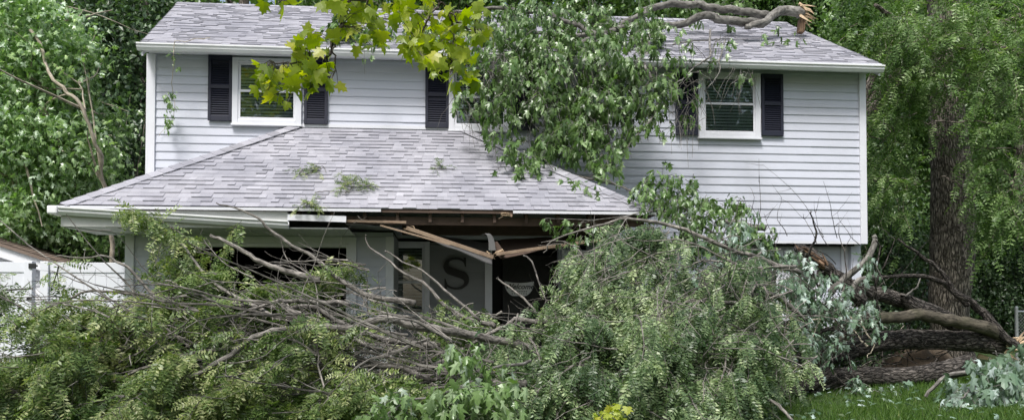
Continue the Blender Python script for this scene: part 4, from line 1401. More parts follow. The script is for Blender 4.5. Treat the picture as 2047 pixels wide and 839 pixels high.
bp_ = blobs_points(blobsB, 0.32)
bp_ = bp_[outside(bp_[:, None] + np.array([[0., 0, 0], [-.25, 0, -.1]])[None], [(960, 480, 1072, 600)])]
d0 = rdir(len(bp_), -0.5)
locust_fronds(fo, bp_, d0, (0.25, 0.5), (0.5, 1.2), 6, (0.16, 0.26), 1.5, (0.5, 0.24), tw)
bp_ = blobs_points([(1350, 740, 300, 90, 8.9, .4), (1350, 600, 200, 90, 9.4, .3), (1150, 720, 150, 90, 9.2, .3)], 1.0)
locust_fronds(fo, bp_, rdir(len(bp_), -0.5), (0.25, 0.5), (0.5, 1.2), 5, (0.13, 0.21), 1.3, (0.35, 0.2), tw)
fo.build('foliage', 'leaf_locust_grey', pileB, kind='stuff')
mbB.build('twigs', 'bark_locust', pileB, kind='stuff')
tw.build('leaf_twigs', 'bark_locust', pileB, kind='stuff')

# ================================================================== FALLEN MAPLE LOGS AT THE RIGHT
logA = thing('fallen_log', 'dark furrowed log lying lowest across the grass', 'log', tuple(P(1780, 770, 10.4)))
mb = MB()
branch(mb, [(1612, 780, 10.2), (1660, 756, 10.3), (1720, 751, 10.4), (1800, 753, 10.45), (1870, 744, 10.5), (1935, 728, 10.6)], 0.12, 0.14, 90, 32, 0.004, 0.35, 0.03)
mb.build('trunk', 'bark_maple', logA, smooth=True)
mb = MB()
branch(mb, [(1665, 745, 10.25), (1625, 765, 10.05), (1590, 782, 9.9), (1560, 790, 9.8)], 0.10, 0.05, 16, 12, 0.008, 0.3, 0.08)
mb.build('branch', 'bark_maple', logA, smooth=True)

logB = thing('fallen_tree', 'dark fallen maple stems with forked limbs and a torn pale butt before the big trunk', 'fallen tree', tuple(P(1860, 730, 11.3)))
mb = MB()
branch(mb, [(1600, 722, 10.7), (1680, 702, 10.8), (1760, 682, 10.9), (1850, 678, 11.1), (1940, 682, 11.2), (1992, 688, 11.3)], 0.13, 0.155, 90, 32, 0.004, 0.4, 0.03)
mb.build('trunk', 'bark_maple', logB, smooth=True)
limbs = [
    ([(1995, 668, 11.2), (1960, 652, 11.0), (1915, 643, 10.9), (1860, 632, 10.8), (1800, 632, 10.7), (1740, 634, 10.6), (1715, 645, 10.5), (1690, 672, 10.4), (1650, 712, 10.3), (1605, 735, 10.2)], 0.10, 0.06, 60, 18, 0.55, 'bark_moss'),
    ([(1945, 668, 11.6), (1880, 634, 11.5), (1820, 606, 11.4), (1806, 592, 11.4)], 0.11, 0.085, 30, 14, 0.5, 'bark_maple'),
    ([(1900, 640, 11.7), (1800, 600, 11.5), (1730, 580, 11.3), (1690, 568, 11.2), (1640, 550, 11.0)], 0.115, 0.10, 40, 16, 0.6, 'bark_maple'),
    ([(2030, 690, 11.1), (1990, 655, 11.1), (1955, 615, 11.2), (1920, 590, 11.2), (1880, 562, 11.2), (1830, 552, 11.1), (1760, 553, 11.0)], 0.075, 0.022, 40, 12, 0.25, 'bark_maple'),
    ([(1935, 610, 11.2), (1905, 580, 11.2), (1880, 540, 11.2), (1840, 510, 11.2), (1795, 477, 11.2)], 0.05, 0.014, 30, 10, 0.3, 'bark_maple'),
    ([(1660, 585, 10.8), (1700, 545, 10.7), (1735, 515, 10.6), (1752, 472, 10.6)], 0.05, 0.038, 24, 10, 0.75, 'bark_limb'),
    ([(1640, 640, 10.5), (1690, 590, 10.5), (1720, 560, 10.5), (1760, 555, 10.6)], 0.045, 0.03, 24, 10, 0.6, 'bark_limb'),
    ([(1720, 640, 10.6), (1660, 625, 10.4), (1600, 630, 10.3), (1560, 660, 10.2)], 0.05, 0.03, 24, 10, 0.35, 'bark_maple'),
    ([(1620, 690, 10.2), (1600, 640, 9.9), (1560, 600, 9.7), (1530, 582, 9.6)], 0.04, 0.02, 24, 8, 0.4, 'bark_maple'),
    ([(1700, 650, 10.4), (1640, 660, 10.2), (1600, 690, 10.0), (1560, 720, 9.9)], 0.035, 0.015, 24, 8, 0.4, 'bark_maple'),
    ([(1810, 592, 11.3), (1830, 575, 11.3), (1840, 556, 11.3)], 0.02, 0.008, 12, 7, 0.6, 'bark_limb'),
    ([(1755, 620, 10.6), (1748, 570, 10.5), (1760, 500, 10.5), (1750, 480, 10.5)], 0.018, 0.008, 16, 7, 0.2, 'bark_maple'),
    ([(1625, 560, 10.2), (1618, 500, 10.1), (1637, 470, 10.1), (1622, 422, 10.0)], 0.022, 0.008, 24, 7, 0.2, 'bark_maple'),
]
for pix, r0, r1, n, sd, tn, mt in limbs:
    mb = MB()
    pth = branch(mb, pix, r0, r1, n, sd, 0.010, tn, 0.06)
    mb.build('limb', mt, logB, smooth=True)
# torn butt: splinters fanning out of the log end
def splinters(parent, base, dirv, n, length, spread, width, matname='split_wood', name='splinter'):
    dirv = np.asarray(dirv, float) / np.linalg.norm(dirv)
    for k in range(n):
        o = rng.normal(0, spread, 3)
        d = dirv + rng.normal(0, 0.16, 3)
        L = rng.uniform(*length)
        a = np.asarray(base) + o - dirv * 0.1
        b_ = a + d * L
        w0 = rng.uniform(*width)
        s = unit(np.cross(d, rng.normal(size=3)))
        u = unit(np.cross(d, s))
        m = (a + b_) / 2 + rng.normal(0, 0.012, 3)
        v = [a + s * w0 + u * w0 * .4, a - s * w0 + u * w0 * .4, a - s * w0 - u * w0 * .4, a + s * w0 - u * w0 * .4,
             m + s * w0 * .8 + u * w0 * .3, m - s * w0 * .6 + u * w0 * .3, m - s * w0 * .6 - u * w0 * .3, m + s * w0 * .8 - u * w0 * .3, b_]
        f4 = np.array([(0, 1, 5, 4), (1, 2, 6, 5), (2, 3, 7, 6), (3, 0, 4, 7), (3, 2, 1, 0)])
        f3 = np.array([(4, 5, 8), (5, 6, 8), (6, 7, 8), (7, 4, 8)])
        th_ = np.linspace(0, 1, 9)
        bark = np.c_[rng.uniform(0, 3) + np.array([0, .05, .05, 0, 0, .05, .05, 0, .02]), np.array([0, 0, .05, .05, 0, 0, .05, .05, .02]), np.array([0, 0, 0, 0, .5, .5, .5, .5, 1]) * L]
        MB().add(v, [f4, f3], rng.uniform(0.3, 0.9), bark).build(name, matname, parent)


for q_, d_ in (((986, 514, 10.08), (0.7, -0.1, -0.5)), ((992, 508, 10.08), (-0.7, -0.1, -0.3)), ((812, 455, 10.08), (-0.8, 0, 0.3)), ((1210, 478, 10.08), (0.8, 0, 0.2)), ((1002, 428, 9.97), (-0.9, -0.1, 0))):
    splinters(house, P(*q_), d_, 6, (0.06, 0.2), 0.012, (0.003, 0.010), 'split_wood')
splinters(logB, P(1998, 688, 11.3), (1, -0.1, 0.0), 16, (0.2, 0.55), 0.08, (0.012, 0.045))
splinters(logB, P(2035, 682, 11.1), (0.8, -0.1, 0.6), 4, (0.15, 0.3), 0.03, (0.012, 0.03))
mbT = MB()
n = 46
st = PV(rng.uniform(1560, 1760, n), rng.uniform(560, 740, n), rng.uniform(9.8, 10.6, n))
dd = np.stack([-rng.normal(0.3, .8, n), rng.normal(0, .3, n), rng.normal(0.25, .6, n)], -1)
pT = rand_branches(mbT, st, unit(dd), rng.uniform(0.3, 0.9, n), rng.uniform(0.006, 0.018, n), 10, 0.2, 5, 0.0, 0.5)
side_twigs(mbT, pT, 3, (0.1, 0.4), 0.005)
n = 14                                      # bare whips standing up before the siding
st = PV(rng.uniform(1470, 1740, n), rng.uniform(470, 560, n), rng.uniform(10.0, 10.6, n))
dd = np.stack([-rng.normal(0.3, .35, n), rng.normal(0, .2, n), rng.uniform(0.5, 1.0, n)], -1)
pT2 = rand_branches(mbT, st, unit(dd), rng.uniform(0.4, 1.1, n), rng.uniform(0.005, 0.009, n), 10, 0.13, 4, 0.0, 0.3)
side_twigs(mbT, pT2, 3, (0.1, 0.3), 0.0035)
n = 30                                      # brush under the logs
st = PV(rng.uniform(1700, 1900, n), rng.uniform(690, 725, n), rng.uniform(11.0, 12.0, n))
dd = np.stack([rng.normal(0, 1, n), rng.normal(0, .3, n), rng.normal(0.1, .25, n)], -1)
rand_branches(mbT, st, unit(dd), rng.uniform(0.3, 0.9, n), rng.uniform(0.005, 0.012, n), 9, 0.15, 4, 0.0, 0.5)
mbT.build('twigs', 'bark_maple', logB, kind='stuff')
mbT = MB()
for pix in ([(1690, 630, 10.2), (1720, 650, 10.1), (1745, 690, 10.1), (1735, 715, 10.1)], [(1580, 600, 9.7), (1600, 640, 9.7), (1640, 640, 9.8), (1620, 680, 9.8)], [(1585, 625, 9.6), (1570, 680, 9.6), (1590, 700, 9.6)], [(1735, 690, 10.1), (1715, 672, 10.1), (1700, 640, 10.1)], [(1520, 545, 9.5), (1500, 580, 9.4), (1485, 620, 9.4)]):
    branch(mbT, pix, 0.014, 0.005, 16, 6, 0.012, 0.8, 0.05)
mbT.build('pale_twigs', 'bark_pale', logB, kind='stuff')
# silvery leaves still on its twigs
blobsC = [(1530, 500, 40, 40, 9.8, .25), (1480, 455, 40, 30, 9.8, .2), (1560, 560, 50, 40, 9.7, .25), (1430, 580, 50, 50, 9.0, .2), (1620, 600, 60, 35, 9.9, .25), (1700, 590, 50, 35, 10.3, .2), (1500, 610, 50, 40, 9.3, .2),
          (1745, 520, 16, 40, 10.4, .1), (1660, 690, 50, 30, 10.0, .2), (1580, 660, 50, 40, 9.5, .2), (1460, 540, 50, 40, 9.2, .2), (1640, 560, 30, 25, 10, .2)]
bp_ = blobs_points(blobsC + [(1590, 520, 45, 30, 10.0, .2), (1450, 490, 45, 35, 9.4, .2), (1540, 600, 60, 50, 9.4, .25), (1690, 640, 60, 30, 10.2, .2)], 3.0)
paths, pos, tip, nrm, size, tint = silver_leaves(bp_, (0.15, 0.35), (0.4, 0.9), 4, (0.07, 0.12), 1.3, (0.45, 0.22))
ok = np.argsort(pos[:, 1])
fo = MB()
scatter(fo, T_SILVER, pos[ok[300:]], tip[ok[300:]], nrm[ok[300:]], size[ok[300:]], tint[ok[300:]])
fo.build('foliage', 'leaf_pale', logB, kind='stuff')
w = ok[:300]
leaf_objects(logB, 'silver', 'leaf_pale', pos[w], tip[w], nrm[w], size[w], tint[w])
tw = MB()
tubes(tw, paths, np.linspace(0.004, 0.002, paths.shape[1])[None] * np.ones((len(paths), 1)), 3, 0.5)
tw.build('leaf_twigs', 'bark_limb', logB, kind='stuff')

# broken limb leaning on the wall, orange heartwood showing
bl = thing('broken_limb', 'splintered limb with orange torn heartwood leaning below the upper siding', 'broken limb', tuple(P(1690, 640, 11.2)))
mb = MB()
branch(mb, [(1720, 600, 11.2), (1690, 565, 11.0), (1655, 540, 10.9), (1625, 512, 10.8), (1598, 494, 10.8)], 0.11, 0.075, 40, 18, 0.008, 0.6, 0.06)
mb.build('trunk', 'bark_maple', bl, smooth=True)
splinters(bl, P(1605, 497, 10.72), P(1580, 482, 10.7) - P(1640, 528, 10.8), 8, (0.08, 0.22), 0.035, (0.008, 0.02), 'split_wood_rust')
splinters(bl, P(1640, 522, 10.68), P(1600, 494, 10.7) - P(1640, 524, 10.7), 6, (0.2, 0.4), 0.03, (0.01, 0.03), 'split_wood_rust')
mb = MB()
branch(mb, [(1436, 447, 10.4), (1460, 444, 10.5), (1490, 449, 10.6), (1530, 456, 10.6)], 0.035, 0.045, 20, 10, 0.008, 0.6, 0.1)
mb.build('stub', 'bark_limb', bl, smooth=True)

# mound of torn earth at the foot of the big tree
rootm = MB()
cx, cy = P(1840, 715, 12.2)[0], 12.2
na, nr = 40, 14
v = []
for i in range(nr):
    for j in range(na):
        a = 2 * math.pi * j / na
        r = i / (nr - 1)
        h = 0.42 * (1 - r ** 1.6) * (1 + 0.25 * math.sin(a * 3 + 1) + 0.15 * math.sin(a * 7)) + rng.normal(0, 0.02)
        x, y = cx + r * 0.85 * math.cos(a), cy + r * 0.45 * math.sin(a)
        v.append((x, y, float(ground(x, y)) - 0.03 + max(h, 0)))
i = (np.arange(nr - 1)[:, None] * na + np.arange(na)[None]).ravel()
i2 = (np.arange(nr - 1)[:, None] * na + (np.arange(na)[None] + 1) % na).ravel()
o = MB().add(v, [np.stack([i, i2, i2 + na, i + na], -1)]).build('earth_mound', 'dirt', smooth=True)
o['label'] = 'low brown mound of torn earth under the fallen stems'
o['category'] = 'earth mound'

# ================================================================== MAPLE LIMB ON THE ROOF
lim = thing('roof_maple_limb', 'broken silver maple limb lying on the upper roof with foliage hanging over the eave', 'fallen limb', tuple(P(1400, 60, 13.4)))
main = [
    ([(1602, 30, 13.9), (1565, 20, 13.8), (1540, 36, 13.6), (1515, 50, 13.4), (1490, 53, 13.3)], 0.10, 0.045, 30),
    ([(1540, 32, 13.7), (1500, 24, 13.7), (1440, 20, 13.7), (1395, 10, 13.8), (1340, 12, 13.8), (1285, 22, 13.6)], 0.075, 0.055, 40),
    ([(1525, 48, 13.5), (1490, 44, 13.4), (1440, 40, 13.35), (1415, 34, 13.3), (1360, 48, 13.2), (1300, 53, 13.0), (1230, 58, 12.6), (1170, 84, 12.2), (1130, 120, 11.9)], 0.08, 0.04, 60),
    ([(1300, 20, 13.6), (1260, 40, 13.2), (1200, 70, 12.6), (1120, 70, 12.3), (1040, 60, 12.2)], 0.06, 0.02, 30),
    ([(1200, 72, 12.3), (1100, 30, 12.6), (980, 20, 12.6), (860, 30, 12.6), (740, 40, 12.6)], 0.045, 0.012, 40),
    ([(1300, 70, 12.9), (1290, 130, 11.9), (1320, 200, 11.5), (1250, 300, 11.2)], 0.03, 0.012, 30),
    ([(1210, 70, 12.4), (1210, 150, 11.7), (1215, 260, 11.5), (1220, 330, 11.4)], 0.03, 0.010, 30),
    ([(1420, 60, 13.1), (1420, 110, 11.9), (1395, 130, 11.7), (1360, 160, 11.6), (1330, 175, 11.6)], 0.02, 0.006, 30),
    ([(1450, 80, 12.6), (1440, 120, 11.8), (1437, 150, 11.7), (1415, 178, 11.6)], 0.016, 0.005, 24),
    ([(1345, 90, 12.4), (1400, 82, 12.6), (1440, 78, 12.7)], 0.014, 0.006, 16),
    ([(1215, 330, 11.4), (1180, 350, 11.1), (1120, 350, 11.0), (1080, 312, 11.2)], 0.012, 0.004, 20),
    ([(1150, 350, 11.0), (1240, 372, 10.8), (1290, 400, 10.5), (1340, 440, 10.2)], 0.02, 0.012, 20),
]
for pix, r0, r1, n in main:
    mb = MB()
    branch(mb, pix, r0, r1, n, 12 if r0 > .05 else 7, 0.012, float(rng.uniform(0.4, 0.7)), 0.06)
    mb.build('branch', 'bark_limb', lim, smooth=True)
splinters(lim, P(1608, 28, 13.9), P(1680, 60, 14.0) - P(1608, 22, 13.9), 22, (0.12, 0.42), 0.055, (0.010, 0.035), 'split_wood')
mb = MB().bar(P(1603, 40, 13.95), P(1600, 66, 13.95), 0.12, 0.10)
mb.build('torn_slab', 'split_wood_rust', lim)
blobsR = [(1050, 60, 130, 60, 12.0, .4), (1180, 110, 130, 80, 11.7, .4), (1060, 150, 120, 80, 11.4, .45), (960, 190, 55, 60, 11.3, .35), (1200, 200, 110, 90, 11.4, .4), (1290, 150, 80, 80, 11.5, .35),
          (1120, 250, 100, 80, 11.2, .4), (1200, 290, 60, 70, 11.1, .35), (1010, 290, 35, 40, 11.0, .2), (1050, 330, 40, 16, 10.9, .15), (940, 210, 30, 30, 11.2, .2), (1260, 40, 120, 40, 12.8, .3),
          (1330, 190, 60, 50, 11.4, .2), (1380, 200, 45, 40, 11.4, .2), (1360, 100, 30, 30, 11.7, .2), (1430, 100, 22, 30, 11.8, .15), (1480, 145, 14, 10, 11.6, .1), (1400, 150, 30, 20, 11.6, .15),
          (1450, 10, 80, 20, 13.9, .2), (1600, 72, 25, 8, 13.2, .15), (1510, 66, 40, 10, 13.2, .15), (1130, 20, 140, 40, 12.8, .3), (980, 90, 80, 70, 11.9, .35),
          (690, 55, 60, 22, 12.5, .2), (760, 70, 40, 24, 12.2, .15), (860, 50, 70, 30, 12.5, .2), (1180, 350, 60, 12, 10.9, .15), (1150, 190, 140, 110, 11.7, .25), (1380, 235, 30, 28, 11.3, .15), (960, 40, 70, 40, 12.4, .2), (1060, 20, 90, 30, 12.6, .2), (1180, 30, 90, 30, 12.7, .2), (1280, 60, 70, 40, 12.4, .2), (1000, 120, 60, 60, 11.8, .2)]
bp_ = blobs_points(blobsR + [(690, 62, 60, 22, 12.3, .12), (770, 72, 50, 24, 12.15, .1), (850, 60, 40, 30, 12.2, .1), (720, 40, 50, 20, 12.5, .1)], 0.72)
bp_ = (bp_[:, None, :] + rng.normal(0, 0.07, (len(bp_), 5, 3))).reshape(-1, 3)
d0 = rdir(len(bp_), -0.6)
paths, pos, tip, nrm, size, tint = silver_leaves(bp_, (0.15, 0.45), (0.4, 1.1), 4, (0.085, 0.15), 1.2, (0.5, 0.24), d0)
tint = np.minimum(tint, 0.96)
y_in = pos[:, 2] > hz(np.clip(pos[:, 1], HY, W)) + 0.03           # nothing below the wing roof
up_ok = (pos[:, 1] < EY - 0.13) | (pos[:, 2] > rz(pos[:, 1]) + 0.03)
keep = y_in & up_ok
xq, yq = proj(pos)
keep &= ~((xq > 1335) & (rng.random(len(pos)) < 0.72) & (yq > 60)) & ~((xq < 906) & (yq > 120)) & ~((xq < 965) & (yq > 225)) & ~((xq > 1405) & (yq > 165)) & ~((xq > 1255) & (yq > 275))
hole = np.sin(xq / 24 + 1.3) * np.sin(yq / 33 + 0.7) + 0.6 * np.sin(xq / 13 + yq / 19) + 0.4 * np.sin(yq / 9 - xq / 21)     # uneven gaps between the clumps
edge = np.clip((np.abs(xq - 1130) - 110) / 120, 0, 1) + np.clip((yq - 230) / 120, 0, 1)
keep &= ~((hole + 0.5 * edge > 0.72) & (rng.random(len(pos)) < 0.85) & (yq > 70))
pos, tip, nrm, size, tint = pos[keep], tip[keep], nrm[keep], size[keep], tint[keep]
ok = np.argsort(pos[:, 1] + rng.uniform(0, 0.35, len(pos)))
fo = MB()
w = ok[300:]
scatter(fo, T_SILVER, pos[w], tip[w], nrm[w], size[w], tint[w])
fo.build('foliage', 'leaf_silver', lim, kind='stuff')
w = ok[:300]
leaf_objects(lim, 'silver', 'leaf_silver', pos[w], tip[w], nrm[w], size[w], tint[w])
tw = MB()
tk_ = (paths[:, -1, 2] > hz(np.clip(paths[:, -1, 1], HY, W)) + 0.03) & ((paths[:, -1, 1] < EY - 0.13) | (paths[:, -1, 2] > rz(paths[:, -1, 1]) + 0.03))
pp = paths[tk_]
tubes(tw, pp, np.linspace(0.005, 0.002, pp.shape[1])[None] * np.ones((len(pp), 1)), 3, 0.5)
tw.build('leaf_twigs', 'bark_limb', lim, kind='stuff')

# maple spray between the roof and the locust heap
sp = thing('fallen_maple_spray', 'bright leaved maple spray resting where the porch roof ends, above the locust foliage', 'maple spray', tuple(P(1330, 470, 9.7)))
blobsS = [(1340, 380, 60, 35, 9.8, .2), (1390, 370, 30, 25, 9.8, .15), (1310, 350, 30, 20, 9.9, .15), (1350, 430, 60, 40, 9.6, .2), (1290, 380, 40, 22, 10.0, .15), (1400, 440, 30, 30, 9.6, .2), (1180, 365, 25, 10, 10.3, .05), (1480, 410, 24, 20, 9.9, .1), (1380, 480, 40, 30, 9.5, .2),
          (1095, 442, 10, 8, 9.85, .05), (1135, 447, 9, 7, 9.85, .05), (1170, 446, 10, 9, 9.85, .05), (1195, 458, 12, 8, 9.8, .05), (1150, 487, 9, 10, 9.8, .05), (1420, 400, 40, 30, 9.8, .2), (1450, 450, 40, 30, 9.7, .2), (1520, 470, 40, 28, 9.8, .15), (1330, 345, 30, 16, 9.9, .1), (1480, 420, 22, 26, 9.9, .1)]
bp_ = blobs_points(blobsS, 3.4)
paths, pos, tip, nrm, size, tint = silver_leaves(bp_, (0.12, 0.3), (0.4, 0.9), 4, (0.07, 0.11), 1.2, (0.62, 0.24))
w = rng.permutation(len(pos))
leaf_objects(sp, 'silver', 'leaf_silver', pos[w[:300]], tip[w[:300]], nrm[w[:300]], size[w[:300]], tint[w[:300]])
if len(w) > 300:
    fo = MB()
    u_ = w[300:]
    scatter(fo, T_SILVER, pos[u_], tip[u_], nrm[u_], size[u_], tint[u_])
    fo.build('foliage', 'leaf_silver', sp, kind='stuff')
tw = MB()
tubes(tw, paths, np.linspace(0.004, 0.002, paths.shape[1])[None] * np.ones((len(paths), 1)), 3, 0.5)
for pix, r0, r1 in (([(1500, 520, 9.6), (1420, 460, 9.7), (1370, 420, 9.8), (1330, 380, 9.9), (1290, 360, 10.0)], 0.022, 0.006), ([(1400, 445, 9.7), (1320, 420, 9.8), (1260, 430, 9.8), (1180, 440, 9.8), (1090, 435, 9.85)], 0.012, 0.003), ([(1300, 395, 10.0), (1240, 372, 10.2), (1180, 352, 10.5)], 0.01, 0.004), ([(1190, 440, 9.83), (1162, 448, 9.82), (1152, 480, 9.8)], 0.004, 0.002), ([(1440, 475, 9.8), (1470, 430, 9.9), (1480, 395, 9.9)], 0.008, 0.003)):
    branch(tw, pix, r0, r1, 20, 6, 0.01, 0.5, 0.05)
tw.build('stem', 'bark_limb', sp)

# ================================================================== MAPLE BOUGHS ON THE GROUND
def bough(name, label, root, blobs, dens, matname, size, stems, tintp, hang=1.4):
    th_ = thing(name, label, 'maple bough', tuple(root))
    bp2 = blobs_points(blobs, dens)
    paths, pos, tip, nrm, sz, tint = silver_leaves(bp2, (0.12, 0.3), (0.3, 0.8), 4, size, hang, tintp)
    g = ground(pos[:, 0], pos[:, 1])
    k_ = pos[:, 2] > g + 0.03
    pos, tip, nrm, sz, tint = pos[k_], tip[k_], nrm[k_], sz[k_], tint[k_]
    o_ = np.argsort(pos[:, 1])
    w_ = o_[:300]
    leaf_objects(th_, 'silver', matname, pos[w_], tip[w_], nrm[w_], sz[w_], tint[w_])
    if len(o_) > 300:
        f_ = MB()
        u2 = o_[300:]
        scatter(f_, T_SILVER, pos[u2], tip[u2], nrm[u2], sz[u2], tint[u2])
        f_.build('foliage', matname, th_, kind='stuff')
    tw_ = MB()
    tubes(tw_, paths, np.linspace(0.004, 0.002, paths.shape[1])[None] * np.ones((len(paths), 1)), 3, 0.5)
    for pix, r0, r1 in stems:
        branch(tw_, pix, r0, r1, 20, 7, 0.012, 0.5, 0.06)
    tw_.build('stem', 'bark_limb', th_)
    return th_


bough('fallen_maple_bough', 'bluish white backed maple bough lying on the grass at the right corner', P(1970, 835, 8.3),
      [(1990, 735, 40, 35, 8.4, .2), (1950, 775, 60, 40, 8.3, .25), (2020, 790, 60, 55, 8.2, .3), (1900, 750, 24, 14, 8.5, .1), (1930, 820, 60, 30, 8.0, .2), (2040, 720, 30, 35, 8.5, .2), (2050, 830, 60, 40, 7.9, .3)], 3.4, 'leaf_pale', (0.11, 0.17),
      [([(1850, 792, 8.8), (1890, 752, 8.7), (1940, 742, 8.6), (2010, 750, 8.5), (2070, 790, 8.3)], 0.02, 0.03), ([(1950, 770, 8.4), (1920, 800, 8.2), (1880, 838, 8.0)], 0.012, 0.006), ([(2040, 800, 8.3), (2000, 740, 8.4), (1990, 700, 8.4)], 0.012, 0.005)], (0.55, 0.3), 2.4)
bough('fallen_maple_bough', 'fresh green maple sprig with silver leaf backs at the bottom of the heap', P(880, 850, 7.2),
      [(800, 805, 50, 30, 6.7, .15), (900, 800, 60, 35, 6.6, .15), (985, 790, 40, 30, 6.7, .15), (930, 750, 40, 22, 6.9, .12), (910, 690, 34, 16, 7.1, .1), (950, 720, 40, 18, 7.0, .1), (770, 830, 40, 20, 6.6, .15), (1010, 740, 16, 14, 6.9, .1)], 2.7, 'leaf_silver', (0.09, 0.135),
      [([(1060, 720, 7.5), (980, 740, 7.1), (900, 780, 6.8), (820, 800, 6.7), (760, 835, 6.6)], 0.016, 0.006), ([(960, 745, 7.2), (920, 700, 7.1), (900, 680, 7.1)], 0.008, 0.004)], (0.78, 0.22))
bough('fallen_maple_bough', 'small drooping maple sprig on the grass below the lowest log', P(1740, 815, 9.6),
      [(1710, 770, 24, 14, 9.8, .1), (1770, 780, 26, 16, 9.7, .1), (1690, 775, 16, 12, 9.8, .1), (1800, 770, 12, 10, 9.8, .1)], 5, 'leaf_pale', (0.08, 0.11),
      [([(1690, 752, 9.9), (1720, 770, 9.8), (1770, 790, 9.7), (1800, 800, 9.7)], 0.01, 0.004)], (0.35, 0.2))
yl = thing('yellow_leaf_sprig', 'little yellow leaf sprig low in front of the locust heap', 'leaf sprig', tuple(P(1210, 840, 7.0)))
bp_ = blobs_points([(1212, 822, 24, 14, 7.0, .08)], 9)
paths, pos, tip, nrm, size, tint = silver_leaves(bp_, (0.06, 0.14), (0.2, 0.5), 3, (0.05, 0.085), 0.6, (0.72, 0.15))
leaf_objects(yl, 'maple', 'leaf_yellow', pos, tip, nrm, size, tint)
tw = MB()
tubes(tw, paths, np.full(paths.shape[:2], 0.003), 3, 0.5)
tw.build('stem', 'bark_limb', yl)

# ================================================================== TWIGS ON THE PORCH ROOF, VINE AT THE EAVE
def roof_pt(px, py):
    d = _f + (px - PX) / F * _r - (py - PY) / F * _u
    # ray against z = HZ0 + HM (y - HY)
    t_ = (HZ0 - HM * HY - CH) / (d[2] - HM * d[1])
    return C0 + d * t_


def litter(label, pixs, fr, stems):
    th_ = thing('roof_twig', label, 'twig', tuple(roof_pt(*pixs[0])))
    f_, t_ = MB(), MB()
    for (px, py, n, rad) in [(*p, fr[0], fr[1]) for p in pixs]:
        b0 = roof_pt(px, py) + np.array([0, -0.03, 0.05])
        bs = b0 + rng.normal(0, rad, (n, 3)) * np.array([1, .5, .3])
        bs[:, 2] = np.maximum(bs[:, 2], hz(bs[:, 1]) + 0.03)
        d_ = rdir(n)
        d_[:, 2] = np.abs(d_[:, 2]) * 0.2
        d_[:, 2] += d_[:, 1] * HM
        locust_fronds(f_, bs, unit(d_), (0.06, 0.16), (0.0, 0.1), 3, (0.08, 0.14), 0.1, (0.6, 0.2), t_)
    for pl in stems:
        pts = [roof_pt(*q) + np.array([0, -0.02, 0.03]) for q in pl]
        pth = smooth_path(pts, 16, 0.006)
        tubes(t_, pth[None], np.linspace(0.007, 0.003, 16)[None], 5, 0.3)
    f_.build('foliage', 'leaf_locust', th_, kind='stuff')
    t_.build('stem', 'bark_locust', th_)


litter('leafy locust twig lying in the middle of the porch roof', [(705, 375), (725, 380), (690, 380), (680, 365), (735, 372)], (4, 0.05), [[(630, 390), (660, 386), (700, 388), (745, 376)], [(690, 392), (705, 378), (712, 352)]])
litter('pale curled twig on the porch roof, left of the larger leafy one', [(605, 352), (622, 348), (638, 345)], (3, 0.03), [[(600, 356), (625, 348), (645, 336), (652, 350)]])
litter('tiny dark leaf clump lying alone on the right of the porch roof', [(868, 340), (880, 341)], (2, 0.015), [[(860, 340), (892, 342)]])
litter('thin leafy sprig caught at the porch roof edge above the white fascia piece', [(618, 412), (625, 420), (612, 416)], (3, 0.03), [[(606, 418), (625, 410), (632, 425)]])

vine = thing('hanging_vine', 'thin leafy vine dangling from the upper gutter at the left corner', 'vine', tuple(P(350, 88, EY - 0.14)))
mb = MB()
branch(mb, [(420, 76, 12.0), (380, 80, 11.92), (352, 84, 11.86), (348, 110, 11.9), (346, 170, 12.1), (349, 215, 12.2), (345, 240, 12.25), (318, 272, 12.3)], 0.007, 0.003, 40, 5, 0.012, 0.8, 0)
mb.build('stem', 'bark_pale', vine)
bp_ = np.concatenate([PV(rng.normal(338, 9, 6), rng.normal(190, 10, 6), 12.1), PV(rng.normal(332, 6, 6), rng.normal(232, 10, 6), 12.15), PV([340., 345.], [104., 130.], 11.95)])
paths, pos, tip, nrm, size, tint = silver_leaves(bp_, (0.05, 0.12), (0.3, 0.8), 3, (0.05, 0.085), 1.0, (0.7, 0.15))
leaf_objects(vine, 'silver', 'leaf_silver', pos, tip, nrm, size, tint)

# ================================================================== FENCES AND SHED
FY = 11.62
fz0, fz1 = 0.08, P(40, 522, FY)[2]
vf = thing('vinyl_fence', 'white vinyl privacy fence and gate left of the garage', 'fence', (-6.5, FY, 0))
fx0, fx1 = -11.0, GXL - 0.02
gpost = [fx1 - 0.07, P(92, 530, FY)[0], P(60, 530, FY)[0], -8.4, -10.4]
for gxp in gpost:
    MB().box(gxp - 0.055, gxp + 0.055, FY - 0.055, FY + 0.055, 0, fz1 + 0.0).build('post', 'fence_vinyl', vf, bevel=0.006)
xs = sorted(gpost)
for a, b_ in zip(xs[:-1], xs[1:]):
    if b_ - a < 0.3:
        continue
    z1_ = fz1 - 0.012
    for (za, zb) in ((z1_ - 0.14, z1_), (z1_ - 0.75, z1_ - 0.68), (fz0, fz0 + 0.14)):
        MB().box(a + 0.056, b_ - 0.056, FY - 0.024, FY + 0.024, za, zb).build('rail', 'fence_vinyl', vf, bevel=0.004)
    x = a + 0.057
    while x < b_ - 0.06:
        x2 = min(x + 0.152, b_ - 0.056)
        MB().box(x + 0.001, x2 - 0.001, FY - 0.012, FY + 0.012, fz0 + 0.02, z1_ - 0.02).build('board', 'fence_vinyl', vf, bevel=0.003)
        x = x2
hp = P(65, 531, FY - 0.06)
MB().box(hp[0] - 0.05, hp[0] + 0.05, FY - 0.072, FY - 0.057, hp[2] - 0.035, hp[2] + 0.035).box(hp[0] + 0.05, hp[0] + 0.07, FY - 0.075, FY - 0.058, hp[2] - 0.012, hp[2] + 0.012).build('hinge', 'black_metal', vf, bevel=0.004)
